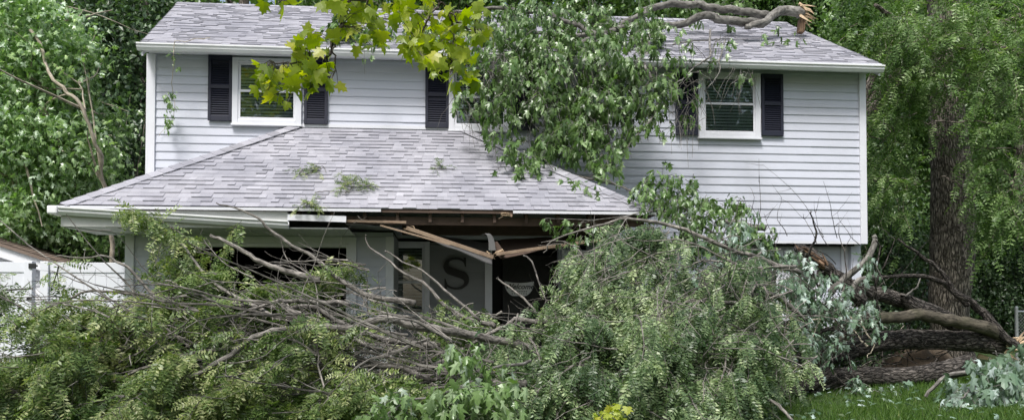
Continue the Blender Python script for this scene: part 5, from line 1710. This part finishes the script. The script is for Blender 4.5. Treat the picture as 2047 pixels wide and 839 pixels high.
hp = P(58, 596, FY - 0.06)
MB().box(hp[0] - 0.03, hp[0] + 0.04, FY - 0.072, FY - 0.057, hp[2] - 0.02, hp[2] + 0.02).build('hinge', 'black_metal', vf, bevel=0.004)

shed = thing('neighbour_shed', 'low white shed with weathered brown roof beyond the vinyl fence', 'shed', (-8.5, 13.2, 0))
SY0, SY1 = 12.15, 14.6
eR = P(97, 523, SY0)
top = P(-120, 452, SY0)
mB = (top[2] - eR[2]) / (eR[0] - top[0])
ridgex = top[0]
ex = eR[0] + 0.6
ez = eR[2] - mB * 0.6
MB().add([(ridgex * 2 - ex, SY0 + 0.15, 0), (ex - 0.25, SY0 + 0.15, 0), (ex - 0.25, SY0 + 0.15, ez + mB * 0.25 - 0.03), (ridgex, SY0 + 0.15, top[2] - 0.08), (ridgex * 2 - ex, SY0 + 0.15, ez),
          (ridgex * 2 - ex, SY1, 0), (ex - 0.25, SY1, 0), (ex - 0.25, SY1, ez + mB * 0.25 - 0.03), (ridgex, SY1, top[2] - 0.08), (ridgex * 2 - ex, SY1, ez)],
         [np.array([(0, 1, 2, 3, 4), (9, 8, 7, 6, 5)]), np.array([(1, 6, 7, 2), (0, 4, 9, 5)])]).build('wall', 'shed_white', shed)
z = 0.2
while z < top[2] - 0.3:
    xr = min(ex - 0.3, ridgex + (top[2] - 0.25 - z) / mB)
    MB().extrude([(0, z), (-0.016, z), (-0.003, z + 0.13), (0, z + 0.13)], (ridgex - 2, SY0 + 0.148, 0), (xr, SY0 + 0.148, 0)).build('siding_board', 'shed_white', shed)
    z += 0.13
MB().add([(ridgex, SY0 - 0.02, top[2] - 0.16), (ex, SY0 - 0.02, ez - 0.16), (ex, SY0 - 0.02, ez), (ridgex, SY0 - 0.02, top[2]), (ridgex, SY0 + 0.03, top[2] - 0.16), (ex, SY0 + 0.03, ez - 0.16), (ex, SY0 + 0.03, ez), (ridgex, SY0 + 0.03, top[2])],
         [(0, 1, 2, 3), (7, 6, 5, 4), (0, 4, 5, 1), (2, 6, 7, 3), (1, 5, 6, 2)]).build('rake_board', 'shed_white', shed)
rf = MB()
nS = np.array([mB, 0, 1]) / math.sqrt(1 + mB * mB)
for sgn in (1, -1):
    ee = ex if sgn == 1 else 2 * ridgex - ex
    v = [(ridgex, SY0 - 0.06, top[2]), (ee, SY0 - 0.06, ez), (ee, SY1 + 0.1, ez), (ridgex, SY1 + 0.1, top[2])]
    v += [(a, b_, c_ + 0.05) for (a, b_, c_) in v]
    rf.add(v, [(3, 2, 1, 0), (4, 5, 6, 7), (0, 1, 5, 4), (1, 2, 6, 5), (2, 3, 7, 6)], 0.4)
rfo = rf.build('roof', 'shingle_brown', shed)
mb = MB()
L_ = math.hypot(ex - ridgex, top[2] - ez)
r = 0
while r * 0.14 < L_:
    f0, f1 = 1 - r * 0.14 / L_, max(1 - (r * 0.14 + 0.15) / L_, 0)
    y = SY0 - 0.06
    while y < SY1 + 0.1:
        y2 = min(y + random.uniform(0.14, 0.3), SY1 + 0.1)
        g0 = lambda f: (ridgex + (ex - ridgex) * f, top[2] + (ez - top[2]) * f + 0.05)
        (xa, za), (xb, zb) = g0(f0), g0(f1)
        mb.add([(xa, y, za + 0.012), (xa, y2, za + 0.012), (xb, y2, zb + 0.003), (xb, y, zb + 0.003)], [(0, 1, 2, 3)], rng.random())
        y = y2
    r += 1
mb.build('shingles', 'shingle_brown', rfo, kind='stuff')

CY = 13.6
cf = thing('chain_link_fence', 'grey chain link fence with a capped post beside the big tree', 'fence', tuple(P(2036, 690, CY)))
cz1 = P(2034, 622, CY)[2]
cx0 = P(2032, 640, CY)[0]
gz = float(ground(cx0, CY))
for k in range(4):
    xk = cx0 + k * 2.2
    mb = MB()
    tubes(mb, np.array([[(xk, CY, gz - 0.1), (xk, CY, gz + 0.4), (xk, CY, cz1 + 0.06)]]), np.full((1, 3), 0.03), 12)
    tubes(mb, np.array([[(xk, CY, cz1 + 0.06), (xk, CY, cz1 + 0.085), (xk, CY, cz1 + 0.1)]]), np.array([[0.034, 0.03, 0.008]]), 12)
    mb.build('post', 'galvanised', cf, smooth=False)
mb = MB()
tubes(mb, np.array([[(cx0, CY, cz1), (cx0 + 6.6, CY, cz1)]]), np.full((1, 2), 0.02), 10)
mb.build('top_rail', 'galvanised', cf)
mb = MB()
hgt = cz1 - gz - 0.05
xs = np.arange(cx0 - hgt, cx0 + 3.2, 0.06)
for s in (1, -1):
    for x in xs:
        a = np.array([x, CY - 0.004 * s, gz + 0.05])
        b_ = np.array([x + hgt, CY - 0.004 * s, cz1])
        if s == -1:
            a, b_ = np.array([x + hgt, a[1], a[2]]), np.array([x, b_[1], b_[2]])
        # clip to x >= cx0
        if a[0] < cx0 and b_[0] < cx0:
            continue
        for (p_, q_) in ((a, b_), (b_, a)):
            if p_[0] < cx0:
                tt = (cx0 - p_[0]) / (q_[0] - p_[0])
                p_[:] = p_ + (q_ - p_) * tt
        tubes(mb, np.array([[a, b_]]), np.full((1, 2), 0.0022), 3)
mb.build('mesh', 'galvanised', cf, kind='stuff')

# ================================================================== STANDING TREES
def crown_leaves(mb, centers, radii, n, size, tint, tpl=T_SIMPLE, cl=14, spread=0.22, hang=0.5):
    """leaf clumps spread through ellipsoids; n clumps of cl leaves"""
    vol = np.array([r[0] * r[1] * r[2] for r in radii]) ** 0.7
    pick = rng.choice(len(centers), n, p=vol / vol.sum())
    q = unit(rng.normal(size=(n, 3))) * (rng.random((n, 1)) ** (1 / 3.2))
    c = np.asarray(centers)[pick] + q * np.asarray(radii)[pick]
    gt = rng.normal(0, 0.14, n)
    pos = (c[:, None, :] + rng.normal(0, spread, (n, cl, 3)) * np.array([1, 1, .6])).reshape(-1, 3)
    m = len(pos)
    tip = rdir(m) + DOWN * hang
    nrm = rng.normal(0, .5, (m, 3)) + np.array([0, -0.25, 0.9])
    tn = np.clip(rng.normal(tint[0], tint[1], m) + np.repeat(gt, cl), 0, 1)
    pos[:, 2] = np.maximum(pos[:, 2], 0.05)
    scatter(mb, tpl, pos, tip, nrm, rng.uniform(*size, m), tn)
    return c


def tree(name, label, base, trunk, r0, r1, crown, n, leafm, barkm='bark_trunk', size=(0.08, 0.13), tint=(0.5, 0.2), limbs=8, cl=14, spread=0.25, tpl=T_SIMPLE, group='trees around the house', hang=0.5, sides=16):
    """trunk: world points; crown: list of (centre, radii)"""
    th_ = thing(name, label, 'tree', tuple(base), group)
    pth = smooth_path(trunk, 40, 0.02)
    mb_ = MB()
    rad = r0 + (r1 - r0) * np.linspace(0, 1, 40)
    rad[:4] *= np.array([1.35, 1.18, 1.08, 1.03])
    tubes(mb_, pth[None], rad[None], sides, 0.5, True, 0.05)
    mb_.build('trunk', barkm, th_, smooth=True)
    if limbs:
        lb = MB()
        cs = [c_[0] for c_ in crown]
        k_ = rng.integers(12, 39, limbs)
        tgt = np.array([cs[i % len(cs)] for i in range(limbs)]) + rng.normal(0, 0.5, (limbs, 3))
        s_ = np.linspace(0, 1, 14)[None, :, None]
        a_ = pth[k_][:, None, :]
        pl = a_ + (tgt[:, None, :] - a_) * s_ + np.array([0, 0, 0.35]) * np.sin(s_ * math.pi) + np.cumsum(rng.normal(0, 0.04, (limbs, 14, 3)), 1) * s_
        tubes(lb, pl, (rad[k_] * 0.5)[:, None] * np.linspace(1, 0.15, 14)[None], 7, 0.5)
        side_twigs(lb, pl, 4, (0.5, 1.4), 0.02, 0.9, 7)
        lb.build('limbs', barkm, th_, kind='stuff')
    f_ = MB()
    crown_leaves(f_, [c_[0] for c_ in crown], [c_[1] for c_ in crown], n, size, tint, tpl, cl, spread, hang)
    f_.build('crown', leafm, th_, kind='stuff')
    return th_


def PB(px, py, Y, rx, ry, rY):
    """crown blob from the picture: centre and radii in metres"""
    s = Y / F
    return (tuple(P(px, py, Y)), (rx * s, rY, ry * s))


gp = lambda x, y: (x, y, float(ground(x, y)))
# bright maple at the left, with pale slender stems
b0 = P(225, 640, 13.4)
tr1 = tree('maple_tree', 'bright green young tree with pale slender stem left of the house', gp(b0[0], 13.4),
           [gp(b0[0], 13.4), P(222, 500, 13.1), P(212, 370, 12.8), P(190, 280, 12.5), P(150, 200, 12.35), P(115, 165, 12.4), P(60, 60, 12.6)], 0.036, 0.022,
           [PB(90, 150, 13.3, 90, 80, .9), PB(50, 60, 13.3, 110, 80, .9), PB(120, 300, 13.2, 100, 90, .9), PB(60, 420, 13.4, 110, 80, .9), PB(190, 330, 13.8, 60, 60, .5), PB(20, 250, 13.2, 90, 110, .9), PB(130, 430, 13.6, 70, 70, .7), PB(210, 240, 13.9, 40, 40, .4), PB(150, 100, 13.8, 40, 40, .4), PB(210, 410, 14.2, 40, 50, .4), PB(150, 500, 14.0, 60, 40, .4)],
           1000, 'leaf_bright', 'bark_pale', (0.08, 0.125), (0.66, 0.24), 5, 16, 0.16, T_SILVER, sides=10)
tr1b = tree('maple_tree', 'leaning bright green tree at the far left edge with a grey forked stem', gp(P(170, 640, 14.3)[0], 14.3),
            [gp(P(170, 640, 14.3)[0], 14.3), P(160, 420, 13.7), P(140, 340, 13.3), P(105, 260, 13.0), P(50, 150, 13.2), P(10, 40, 13.4)], 0.04, 0.02,
            [PB(40, 330, 14.6, 120, 120, .9), PB(150, 250, 14.8, 60, 90, .6), PB(20, 120, 14.4, 120, 110, .9), PB(90, 470, 14.8, 130, 60, .8), PB(-60, 250, 14.4, 120, 200, 1.0)],
            760, 'leaf_bright', 'bark_pale', (0.08, 0.13), (0.55, 0.24), 4, 14, 0.18, T_SILVER, sides=12)
# darker trees behind them
tree('evergreen_tree', 'dense dark green tree behind the bright left trees, against the house corner', gp(-7.0, 19),
     [gp(-7.0, 19), (-7.0, 19, 4), (-6.9, 19, 9)], 0.2, 0.1, [PB(230, 120, 18.5, 90, 110, 1.2), PB(270, 250, 18.5, 70, 100, 1.0), PB(200, 330, 18.8, 90, 120, 1.2), PB(250, 430, 18.5, 60, 80, .8), PB(180, 40, 19, 110, 70, 1.3), PB(270, 20, 19.5, 90, 60, 1.2)],
     1500, 'leaf_dark', size=(0.10, 0.16), tint=(0.5, 0.22), cl=14, spread=0.22)
tree('broadleaf_tree', 'tall dull green tree rising behind the left roof corner', gp(-6.0, 24),
     [gp(-6.0, 24), (-6.0, 24, 5), (-5.8, 24, 12)], 0.28, 0.12, [PB(240, 40, 23.5, 160, 130, 2), PB(120, 150, 23.5, 160, 160, 2), PB(300, -40, 23, 120, 80, 2), PB(60, 350, 23, 200, 200, 1.5), PB(240, 350, 23, 90, 200, 1.0)],
     1500, 'leaf_wood', size=(0.14, 0.22), tint=(0.5, 0.2), cl=14, spread=0.35)
# behind the roof
tree('broadleaf_tree', 'leafy tree showing over the middle of the roof ridge', gp(2.0, 24),
     [gp(2.0, 24), (2, 24, 6), (2.2, 24, 13)], 0.3, 0.12, [PB(760, -40, 23, 200, 110, 2), PB(1050, -20, 23, 200, 100, 2), PB(1250, 0, 22.5, 130, 80, 1.5)],
     1000, 'leaf_wood', size=(0.14, 0.22), cl=14, spread=0.35)
tree('broadleaf_tree', 'light green tree directly behind the splintered limb end on the roof', gp(11.0, 22),
     [gp(11.0, 22), (11, 22, 5), (10.6, 22, 11)], 0.22, 0.1, [PB(1450, 0, 21.5, 120, 70, 1.2), PB(1600, 30, 21.5, 110, 70, 1.2), PB(1680, 90, 21, 80, 70, 1.0), PB(1560, -60, 21, 150, 80, 1.5), PB(1760, 60, 21, 80, 80, 1.0)],
     1600, 'leaf_bright', size=(0.11, 0.17), tint=(0.5, 0.2), cl=14, spread=0.25)
# the big trunk at the right, with feathery drooping boughs
TX, TY = P(1905, 700, 15)[0], 15.0
big = thing('big_locust_tree', 'massive furrowed trunk with feathery drooping boughs right of the house', 'tree', gp(TX, TY), 'trees around the house')
pth = smooth_path([(TX, TY, float(ground(TX, TY)) - 0.1), P(1896, 620, 15), P(1903, 520, 15), P(1905, 400, 15), P(1893, 250, 15), P(1890, 120, 15), P(1880, -60, 15)], 60, 0.004)
mb = MB()
rad = np.interp(np.linspace(0, 1, 60), [0, .04, .12, .3, .5, .75, 1], [0.52, 0.42, 0.35, 0.385, 0.40, 0.31, 0.26])
tubes(mb, pth[None], rad[None], 36, 0.5, True, 0.045)
mb.build('trunk', 'bark_trunk', big, smooth=True)
lb = MB()
for pix, r0, r1 in (([(1895, 250, 15), (1930, 150, 14.6), (1990, 60, 14.0), (2080, 20, 13.0)], 0.12, 0.05), ([(1893, 180, 15), (1840, 90, 14.5), (1790, 40, 14.0), (1750, 10, 13.5)], 0.10, 0.03),
                    ([(1890, 120, 15), (1950, 90, 14), (2010, 95, 13), (2080, 120, 12.5)], 0.06, 0.02), ([(2080, 235, 12.6), (2000, 248, 12.6), (1900, 240, 12.8), (1850, 245, 13)], 0.018, 0.008),
                    ([(2080, 300, 12.4), (1990, 300, 12.6), (1930, 295, 12.8)], 0.014, 0.006), ([(1880, 355, 13.2), (1930, 370, 13.0), (1980, 388, 12.8)], 0.014, 0.006), ([(2080, 100, 12.8), (1960, 100, 13), (1840, 75, 13.4)], 0.02, 0.01)):
    branch(lb, pix, r0, r1, 24, 8, 0.02, 0.4, 0.05)
lb.build('limbs', 'bark_trunk', big, kind='stuff')
fo, tw = MB(), MB()
blobsT = [(1800, 60, 90, 70, 13.6, .7), (1900, 60, 110, 80, 13.4, .8), (2000, 60, 100, 80, 13.0, .8), (1830, 150, 70, 50, 13.8, .5), (1960, 160, 110, 50, 13.0, .7), (2040, 180, 60, 70, 12.8, .6),
          (1800, 230, 50, 35, 14.0, .4), (2000, 290, 70, 50, 12.8, .5), (1790, 310, 60, 40, 14.2, .4), (1820, 360, 35, 30, 13.6, .4), (2000, 365, 45, 40, 13.0, .4), (2040, 400, 50, 60, 12.8, .4),
          (2020, 440, 40, 40, 13.2, .4), (1780, 400, 40, 50, 14.4, .3)]
bp_ = blobs_points(blobsT, 2.3)
d0 = rdir(len(bp_), -0.15)
d0[:, 0] -= 0.5
locust_fronds(fo, bp_, unit(d0), (0.35, 0.8), (0.3, 0.8), 6, (0.20, 0.34), 0.5, (0.6, 0.18), tw, 0.005, BFRONDS)
bp_ = np.stack([rng.uniform(8.6, 20, 660), rng.uniform(13.4, 22, 660), rng.uniform(0, 1, 660)], -1)     # unseen upper crown, added overhead to shade the ground behind
bp_[:, 2] = np.maximum(6.6, 1.2 + 0.43 * bp_[:, 1]) + bp_[:, 2] * 3.0
locust_fronds(fo, bp_, None, (0.5, 0.9), (0.2, 0.6), 5, (0.4, 0.6), 0.4, (0.5, 0.2), tw, 0.008, BFRONDS)
fo.build('crown', 'leaf_wood', big, kind='stuff')
tw.build('leaf_twigs', 'bark_trunk', big, kind='stuff')
# leaning and slanting trunks behind
def bare_trunk(label, pix, r0, r1, crown, n, leafm='leaf_wood', size=(0.12, 0.19)):
    pts = [P(*q) for q in pix]
    b_ = pts[0]
    return tree('broadleaf_tree', label, (b_[0], b_[1], float(ground(b_[0], b_[1]))), pts, r0, r1, crown, n, leafm, size=size, limbs=6, cl=12, spread=0.28)


bare_trunk('tree with a thick leaning trunk emerging behind the right house corner', [(1660, 690, 18), (1670, 500, 18), (1690, 300, 18), (1740, 215, 18), (1790, 165, 18), (1870, 90, 18)], 0.26, 0.2,
           [PB(1800, 100, 18.5, 100, 90, 1.0), PB(1760, 290, 19.0, 50, 90, .6), PB(1900, 40, 18.5, 120, 80, 1.2), PB(1700, 50, 18.5, 60, 60, .7), PB(1780, 420, 19, 60, 90, .6)], 1200, 'leaf_bright', (0.09, 0.14))
bare_trunk('slanting grey tree at the far right edge of the wood', [(2075, 690, 17.5), (2060, 480, 17.5), (2040, 400, 17.5), (2050, 200, 17.5), (2090, 60, 17.5)], 0.17, 0.14,
           [PB(2040, 380, 18.0, 90, 90, .8), PB(2000, 240, 18.2, 110, 80, .8), PB(2080, 120, 18, 120, 110, 1.0), PB(1960, 440, 18.5, 90, 80, .6)], 900, 'leaf_bright', (0.10, 0.16))
tree('broadleaf_tree', 'tall tree filling the gap between the big trunk and the house', gp(14.5, 24),
     [gp(14.5, 24), (14.5, 24, 5), (14.3, 24, 12)], 0.25, 0.12, [PB(1820, 200, 23, 170, 150, 1.8), PB(1980, 120, 23.5, 200, 160, 2), PB(1900, 350, 23, 200, 150, 1.4), PB(2080, 300, 23, 140, 200, 1.6)],
     1500, 'leaf_wood', size=(0.14, 0.22), cl=14, spread=0.35)
# dark shrubs under the trees at the right, and along the left
def shrub(label, blobs, n, leafm='leaf_dark', size=(0.07, 0.12)):
    c_ = np.mean([b_[0] for b_ in blobs], 0)
    th_ = thing('shrub', label, 'shrub', gp(c_[0], c_[1]), 'understorey shrubs')
    f_ = MB()
    crown_leaves(f_, [b_[0] for b_ in blobs], [b_[1] for b_ in blobs], n, size, (0.30, 0.2) if leafm == 'leaf_dark' else (0.5, 0.2), T_SIMPLE, 14, 0.18)  # leaf_dark shrubs take a lower tint, standing in for canopy shade
    f_.build('foliage', leafm, th_, kind='stuff')
    s_ = MB()
    m_ = 14
    st_ = np.tile(np.array(gp(c_[0], c_[1])), (m_, 1)) + rng.normal(0, .25, (m_, 3)) * np.array([1, 1, 0])
    tg = np.array([blobs[i % len(blobs)][0] for i in range(m_)]) + rng.normal(0, .3, (m_, 3))
    dv = tg - st_
    rand_branches(s_, st_, unit(dv), np.linalg.norm(dv, axis=1), np.full(m_, 0.02), 9, 0.12, 5)
    s_.build('stems', 'bark_trunk', th_, kind='stuff')


shrub('shadowy shrub filling the gap beside the right corner post', [PB(1770, 480, 17.0, 60, 80, .6), PB(1790, 590, 16.6, 70, 70, .6), PB(1750, 620, 16.2, 50, 50, .5)], 600)
shrub('dark shrub right of the big trunk, behind the chain link post', [PB(2010, 520, 18.5, 70, 80, .8), PB(2040, 620, 18, 80, 60, .8), PB(1980, 620, 18.5, 60, 60, .7)], 700)
shrub('dark shrub half hidden behind the big trunk', [PB(1860, 520, 18.5, 80, 80, .8), PB(1900, 620, 18.5, 90, 60, .8)], 600)
shrub('low dark green groundcover bush at the foot of the siding by the logs', [PB(1720, 640, 12.0, 40, 30, .25), PB(1760, 660, 12.2, 40, 25, .3), PB(1640, 680, 12.0, 50, 50, .2), PB(1560, 690, 12.0, 50, 50, .2), PB(1690, 710, 12.0, 50, 40, .2)], 420, 'leaf_dark', (0.05, 0.08))
shrub('glossy green bush behind the vinyl fence under the porch eave', [PB(120, 450, 13.9, 60, 60, .4), PB(180, 470, 13.6, 40, 50, .4), PB(60, 440, 14.2, 60, 50, .4), PB(240, 500, 14.5, 30, 60, .3)], 450, 'leaf_bright', (0.07, 0.11))
shrub('dim bush between the left tree stems and the house wall', [PB(270, 300, 15.8, 40, 80, .4), PB(240, 400, 15.6, 50, 70, .5), PB(250, 520, 15.5, 50, 70, .5)], 500)

# the wood beyond: one mass
fw = MB()
n = 5200
xx = rng.uniform(-42, 50, n)
yy = rng.uniform(30, 38, n)
zz = 16 * rng.random(n) ** 0.8
cl = 12
pos = (np.stack([xx, yy, zz], -1)[:, None, :] + rng.normal(0, 0.6, (n, cl, 3))).reshape(-1, 3)
m = len(pos)
scatter(fw, T_SIMPLE, pos, rdir(m) + DOWN * .5, rng.normal(0, .5, (m, 3)) + np.array([0, -.4, .8]), rng.uniform(0.35, 0.6, m), np.clip(rng.normal(0.35, 0.2, m), 0, 1))
o = fw.build('far_woods', 'leaf_wood', kind='stuff')
o['label'] = 'dim continuous wood closing the view behind the yard'
o['category'] = 'woods'
# wooded bank that the far trees stand on
bk = MB()
xs = np.linspace(-60, 70, 40)
zs = np.linspace(0, 1, 8)
v = [(x, 39 + 8 * t_ + 0.8 * math.sin(x * .4 + t_ * 5), float(ground(x, 39)) - 0.3 + 15 * t_ ** 1.1 + 0.8 * math.sin(x * .6)) for t_ in zs for x in xs]
i = (np.arange(7)[:, None] * 40 + np.arange(39)[None]).ravel()
o = bk.add(v, [np.stack([i, i + 1, i + 41, i + 40], -1)]).build('wooded_bank', 'lawn', smooth=True)
o['kind'] = 'structure'

# ================================================================== NEAR OVERHANGING MAPLE
yt = thing('overhanging_maple', 'yellow green maple whose leafy branch hangs into view before the upper storey', 'tree', gp(-4.6, 1.2), 'trees around the house')
mb = MB()
pth = smooth_path([(-4.6, 1.2, -0.1), (-4.6, 1.25, 2.5), (-4.5, 1.4, 5.0), (-4.3, 1.6, 8.0)], 30, 0.02)
tubes(mb, pth[None], np.linspace(0.24, 0.12, 30)[None], 18, 0.5, True, 0.05)
mb.build('trunk', 'bark_trunk', yt, smooth=True)
NY = 4.4
lead = [(-4.45, 1.45, 4.2), (-3.4, 2.6, 4.6), (-2.0, 3.8, 4.2)]
def yb(pix, r0, r1, first=None, n=24):
    pts = ([np.array(q) for q in first] if first else []) + [P(*q) for q in pix]
    mb_ = MB()
    pth_ = smooth_path(pts, n, 0.008)
    tubes(mb_, pth_[None], np.linspace(r0, r1, n)[None], 7, 0.2, True, 0.05)
    mb_.build('branch', 'bark_trunk', yt, smooth=True)
    return pth_


yp = [yb([(720, -60, NY), (692, 0, NY), (686, 40, NY), (672, 80, NY), (660, 110, NY), (640, 118, NY), (600, 128, NY), (545, 125, NY)], 0.022, 0.003, lead, 40),
      yb([(672, 82, NY), (668, 112, NY), (664, 160, NY - .05), (600, 175, NY - .05)], 0.006, 0.002),
      yb([(720, -60, NY), (800, -30, 4.5), (874, 0, 4.5), (858, 40, 4.5), (838, 70, 4.5), (826, 105, 4.5)], 0.012, 0.003),
      yb([(874, 0, 4.5), (895, 25, 4.5), (905, 60, 4.5), (908, 100, 4.5), (900, 140, 4.5)], 0.008, 0.002),
      yb([(895, 25, 4.5), (930, 50, 4.5), (955, 70, 4.5), (975, 75, 4.5)], 0.006, 0.002),
      yb([(800, -30, 4.5), (1000, -40, 4.6), (1075, -15, 4.6), (1085, 12, 4.6)], 0.010, 0.002),
      yb([(1000, -40, 4.6), (1200, -30, 4.7), (1250, -8, 4.7)], 0.007, 0.002),
      yb([(692, 0, NY), (640, -8, NY), (580, 2, NY), (552, 8, NY)], 0.006, 0.002)]
clus = [(540, 170, 18, 12, 9), (565, 178, 20, 10, 8), (528, 140, 14, 10, 6), (555, 138, 18, 10, 6), (590, 165, 22, 14, 10), (620, 150, 24, 18, 14), (640, 160, 20, 16, 8), (600, 85, 18, 16, 8), (630, 95, 22, 18, 9), (640, 120, 18, 14, 8),
        (560, 10, 16, 10, 4), (655, 8, 22, 12, 6), (700, 20, 30, 22, 14), (745, 35, 30, 26, 16), (690, 60, 20, 20, 7), (740, 60, 26, 18, 9), (790, 15, 36, 18, 14), (830, 40, 34, 26, 18), (820, 80, 24, 20, 12), (820, 105, 16, 10, 6), (870, 60, 34, 28, 18), (900, 30, 40, 26, 16),
        (880, 100, 34, 26, 18), (920, 90, 28, 24, 12), (900, 135, 30, 20, 14), (850, 125, 16, 12, 7), (915, 150, 18, 12, 6), (950, 60, 28, 20, 9), (980, 65, 20, 14, 5), (940, 10, 30, 14, 8), (1085, 15, 20, 12, 6), (1050, 0, 20, 10, 4), (1180, 5, 26, 8, 5), (1250, 2, 26, 10, 6), (870, 15, 40, 20, 10)]
pos = np.concatenate([PV(rng.normal(a, c_ * .8, n), rng.normal(b_, d_ * .8, n), NY + 0.1 * (a > 760) + rng.normal(0, .10, n)) for (a, b_, c_, d_, n) in clus])[:300]
m = len(pos)
tip = DOWN * rng.uniform(0.3, 1.2, (m, 1)) + rdir(m) * 0.9
nrm = np.array([0, -0.55, 0.6]) + rng.normal(0, .75, (m, 3))
tint = np.clip(rng.normal(0.5, 0.25, m), 0, 0.95)
leaf_objects(yt, 'maple', 'leaf_yellow', pos, tip, nrm, rng.uniform(0.05, 0.10, m), tint)
# petioles tie the leaves to the nearest branch point
allp = np.concatenate(yp)
dn = ((pos[:, None, :] - allp[None]) ** 2).sum(-1)
nb = allp[dn.argmin(1)]
mid = (pos + nb) / 2 + np.array([0, 0, 0.02])
mb = MB()
tubes(mb, np.stack([nb, mid, pos], 1), np.tile([0.0025, 0.0018, 0.0013], (m, 1)), 3, 0.3)
mb.build('petioles', 'bark_trunk', yt, kind='stuff')
f_ = MB()       # the rest of its crown, above the frame
crown_leaves(f_, [(-4.2, 1.5, 8.6), (-5.6, 1.0, 7.6), (-3.6, 0.4, 8.0)], [(1.6, 1.4, 1.0), (1.2, 1.4, 1.0), (1.2, 1.2, 1.0)], 300, (0.08, 0.13), (0.5, 0.2), T_MAPLE, 10, 0.25)
f_.build('crown', 'leaf_yellow', yt, kind='stuff')

for (x, lab) in ((-5.5, 'street tree standing behind the viewer on the left'), (3.5, 'street tree standing behind the viewer'), (12.0, 'street tree standing behind the viewer on the right')):
    tree('street_tree', lab, gp(x, -9), [gp(x, -9), (x, -9, 5), (x + .3, -9, 12)], 0.25, 0.12, [((x, -9, 8), (3, 2, 2.5)), ((x + 1.5, -9.5, 11), (2.6, 2, 2.0)), ((x - 1.5, -8.5, 11.5), (2.4, 2, 2.2))], 420, 'leaf_wood', size=(0.22, 0.36), cl=12, spread=0.45, group='street trees')

# ================================================================== GRASS AND LITTER
gr = MB()
n = 60000
x = rng.uniform(2.2, 8.5, n)
y = 6.2 + 6.5 * rng.random(n) ** 1.3
g = ground(x, y)
base = np.stack([x, y, g - 0.005], -1)
a = rng.uniform(0, 6.28, n)
w_ = rng.uniform(0.003, 0.006, n)
h = rng.uniform(0.04, 0.10, n) * (1 + 0.4 * np.sin(x * 3) * np.cos(y * 2.3))
lean = rng.normal(0, 0.4, (n, 2)) * h[:, None]
sx, sy = np.cos(a) * w_, np.sin(a) * w_
v = np.stack([base + np.stack([sx, sy, 0 * sx], -1), base - np.stack([sx, sy, 0 * sx], -1), base + np.concatenate([lean, h[:, None]], 1)], 1)
gr.add(v.reshape(-1, 3), [np.arange(3 * n).reshape(-1, 3)], np.repeat(np.clip(rng.normal(0.5, 0.2, n), 0, 1), 3))
o = gr.build('grass', 'grass_blade', kind='stuff')
o['label'] = 'short green grass on the lawn at the lower right'
o['category'] = 'grass'
lt = MB()
n = 320
x, y = rng.uniform(3.0, 8.0, n), rng.uniform(6.4, 11, n)
scatter(lt, T_SILVER, np.stack([x, y, ground(x, y) + 0.06], -1), rdir(n) * np.array([1, 1, .3]), rng.normal(0, .35, (n, 3)) + np.array([0, 0, 1]), rng.uniform(0.06, 0.1, n), np.clip(rng.normal(.5, .3, n), 0, 1))
o = lt.build('leaf_litter', 'leaf_pale', kind='stuff')
o['label'] = 'pale torn leaves scattered over the grass'
o['category'] = 'leaf litter'
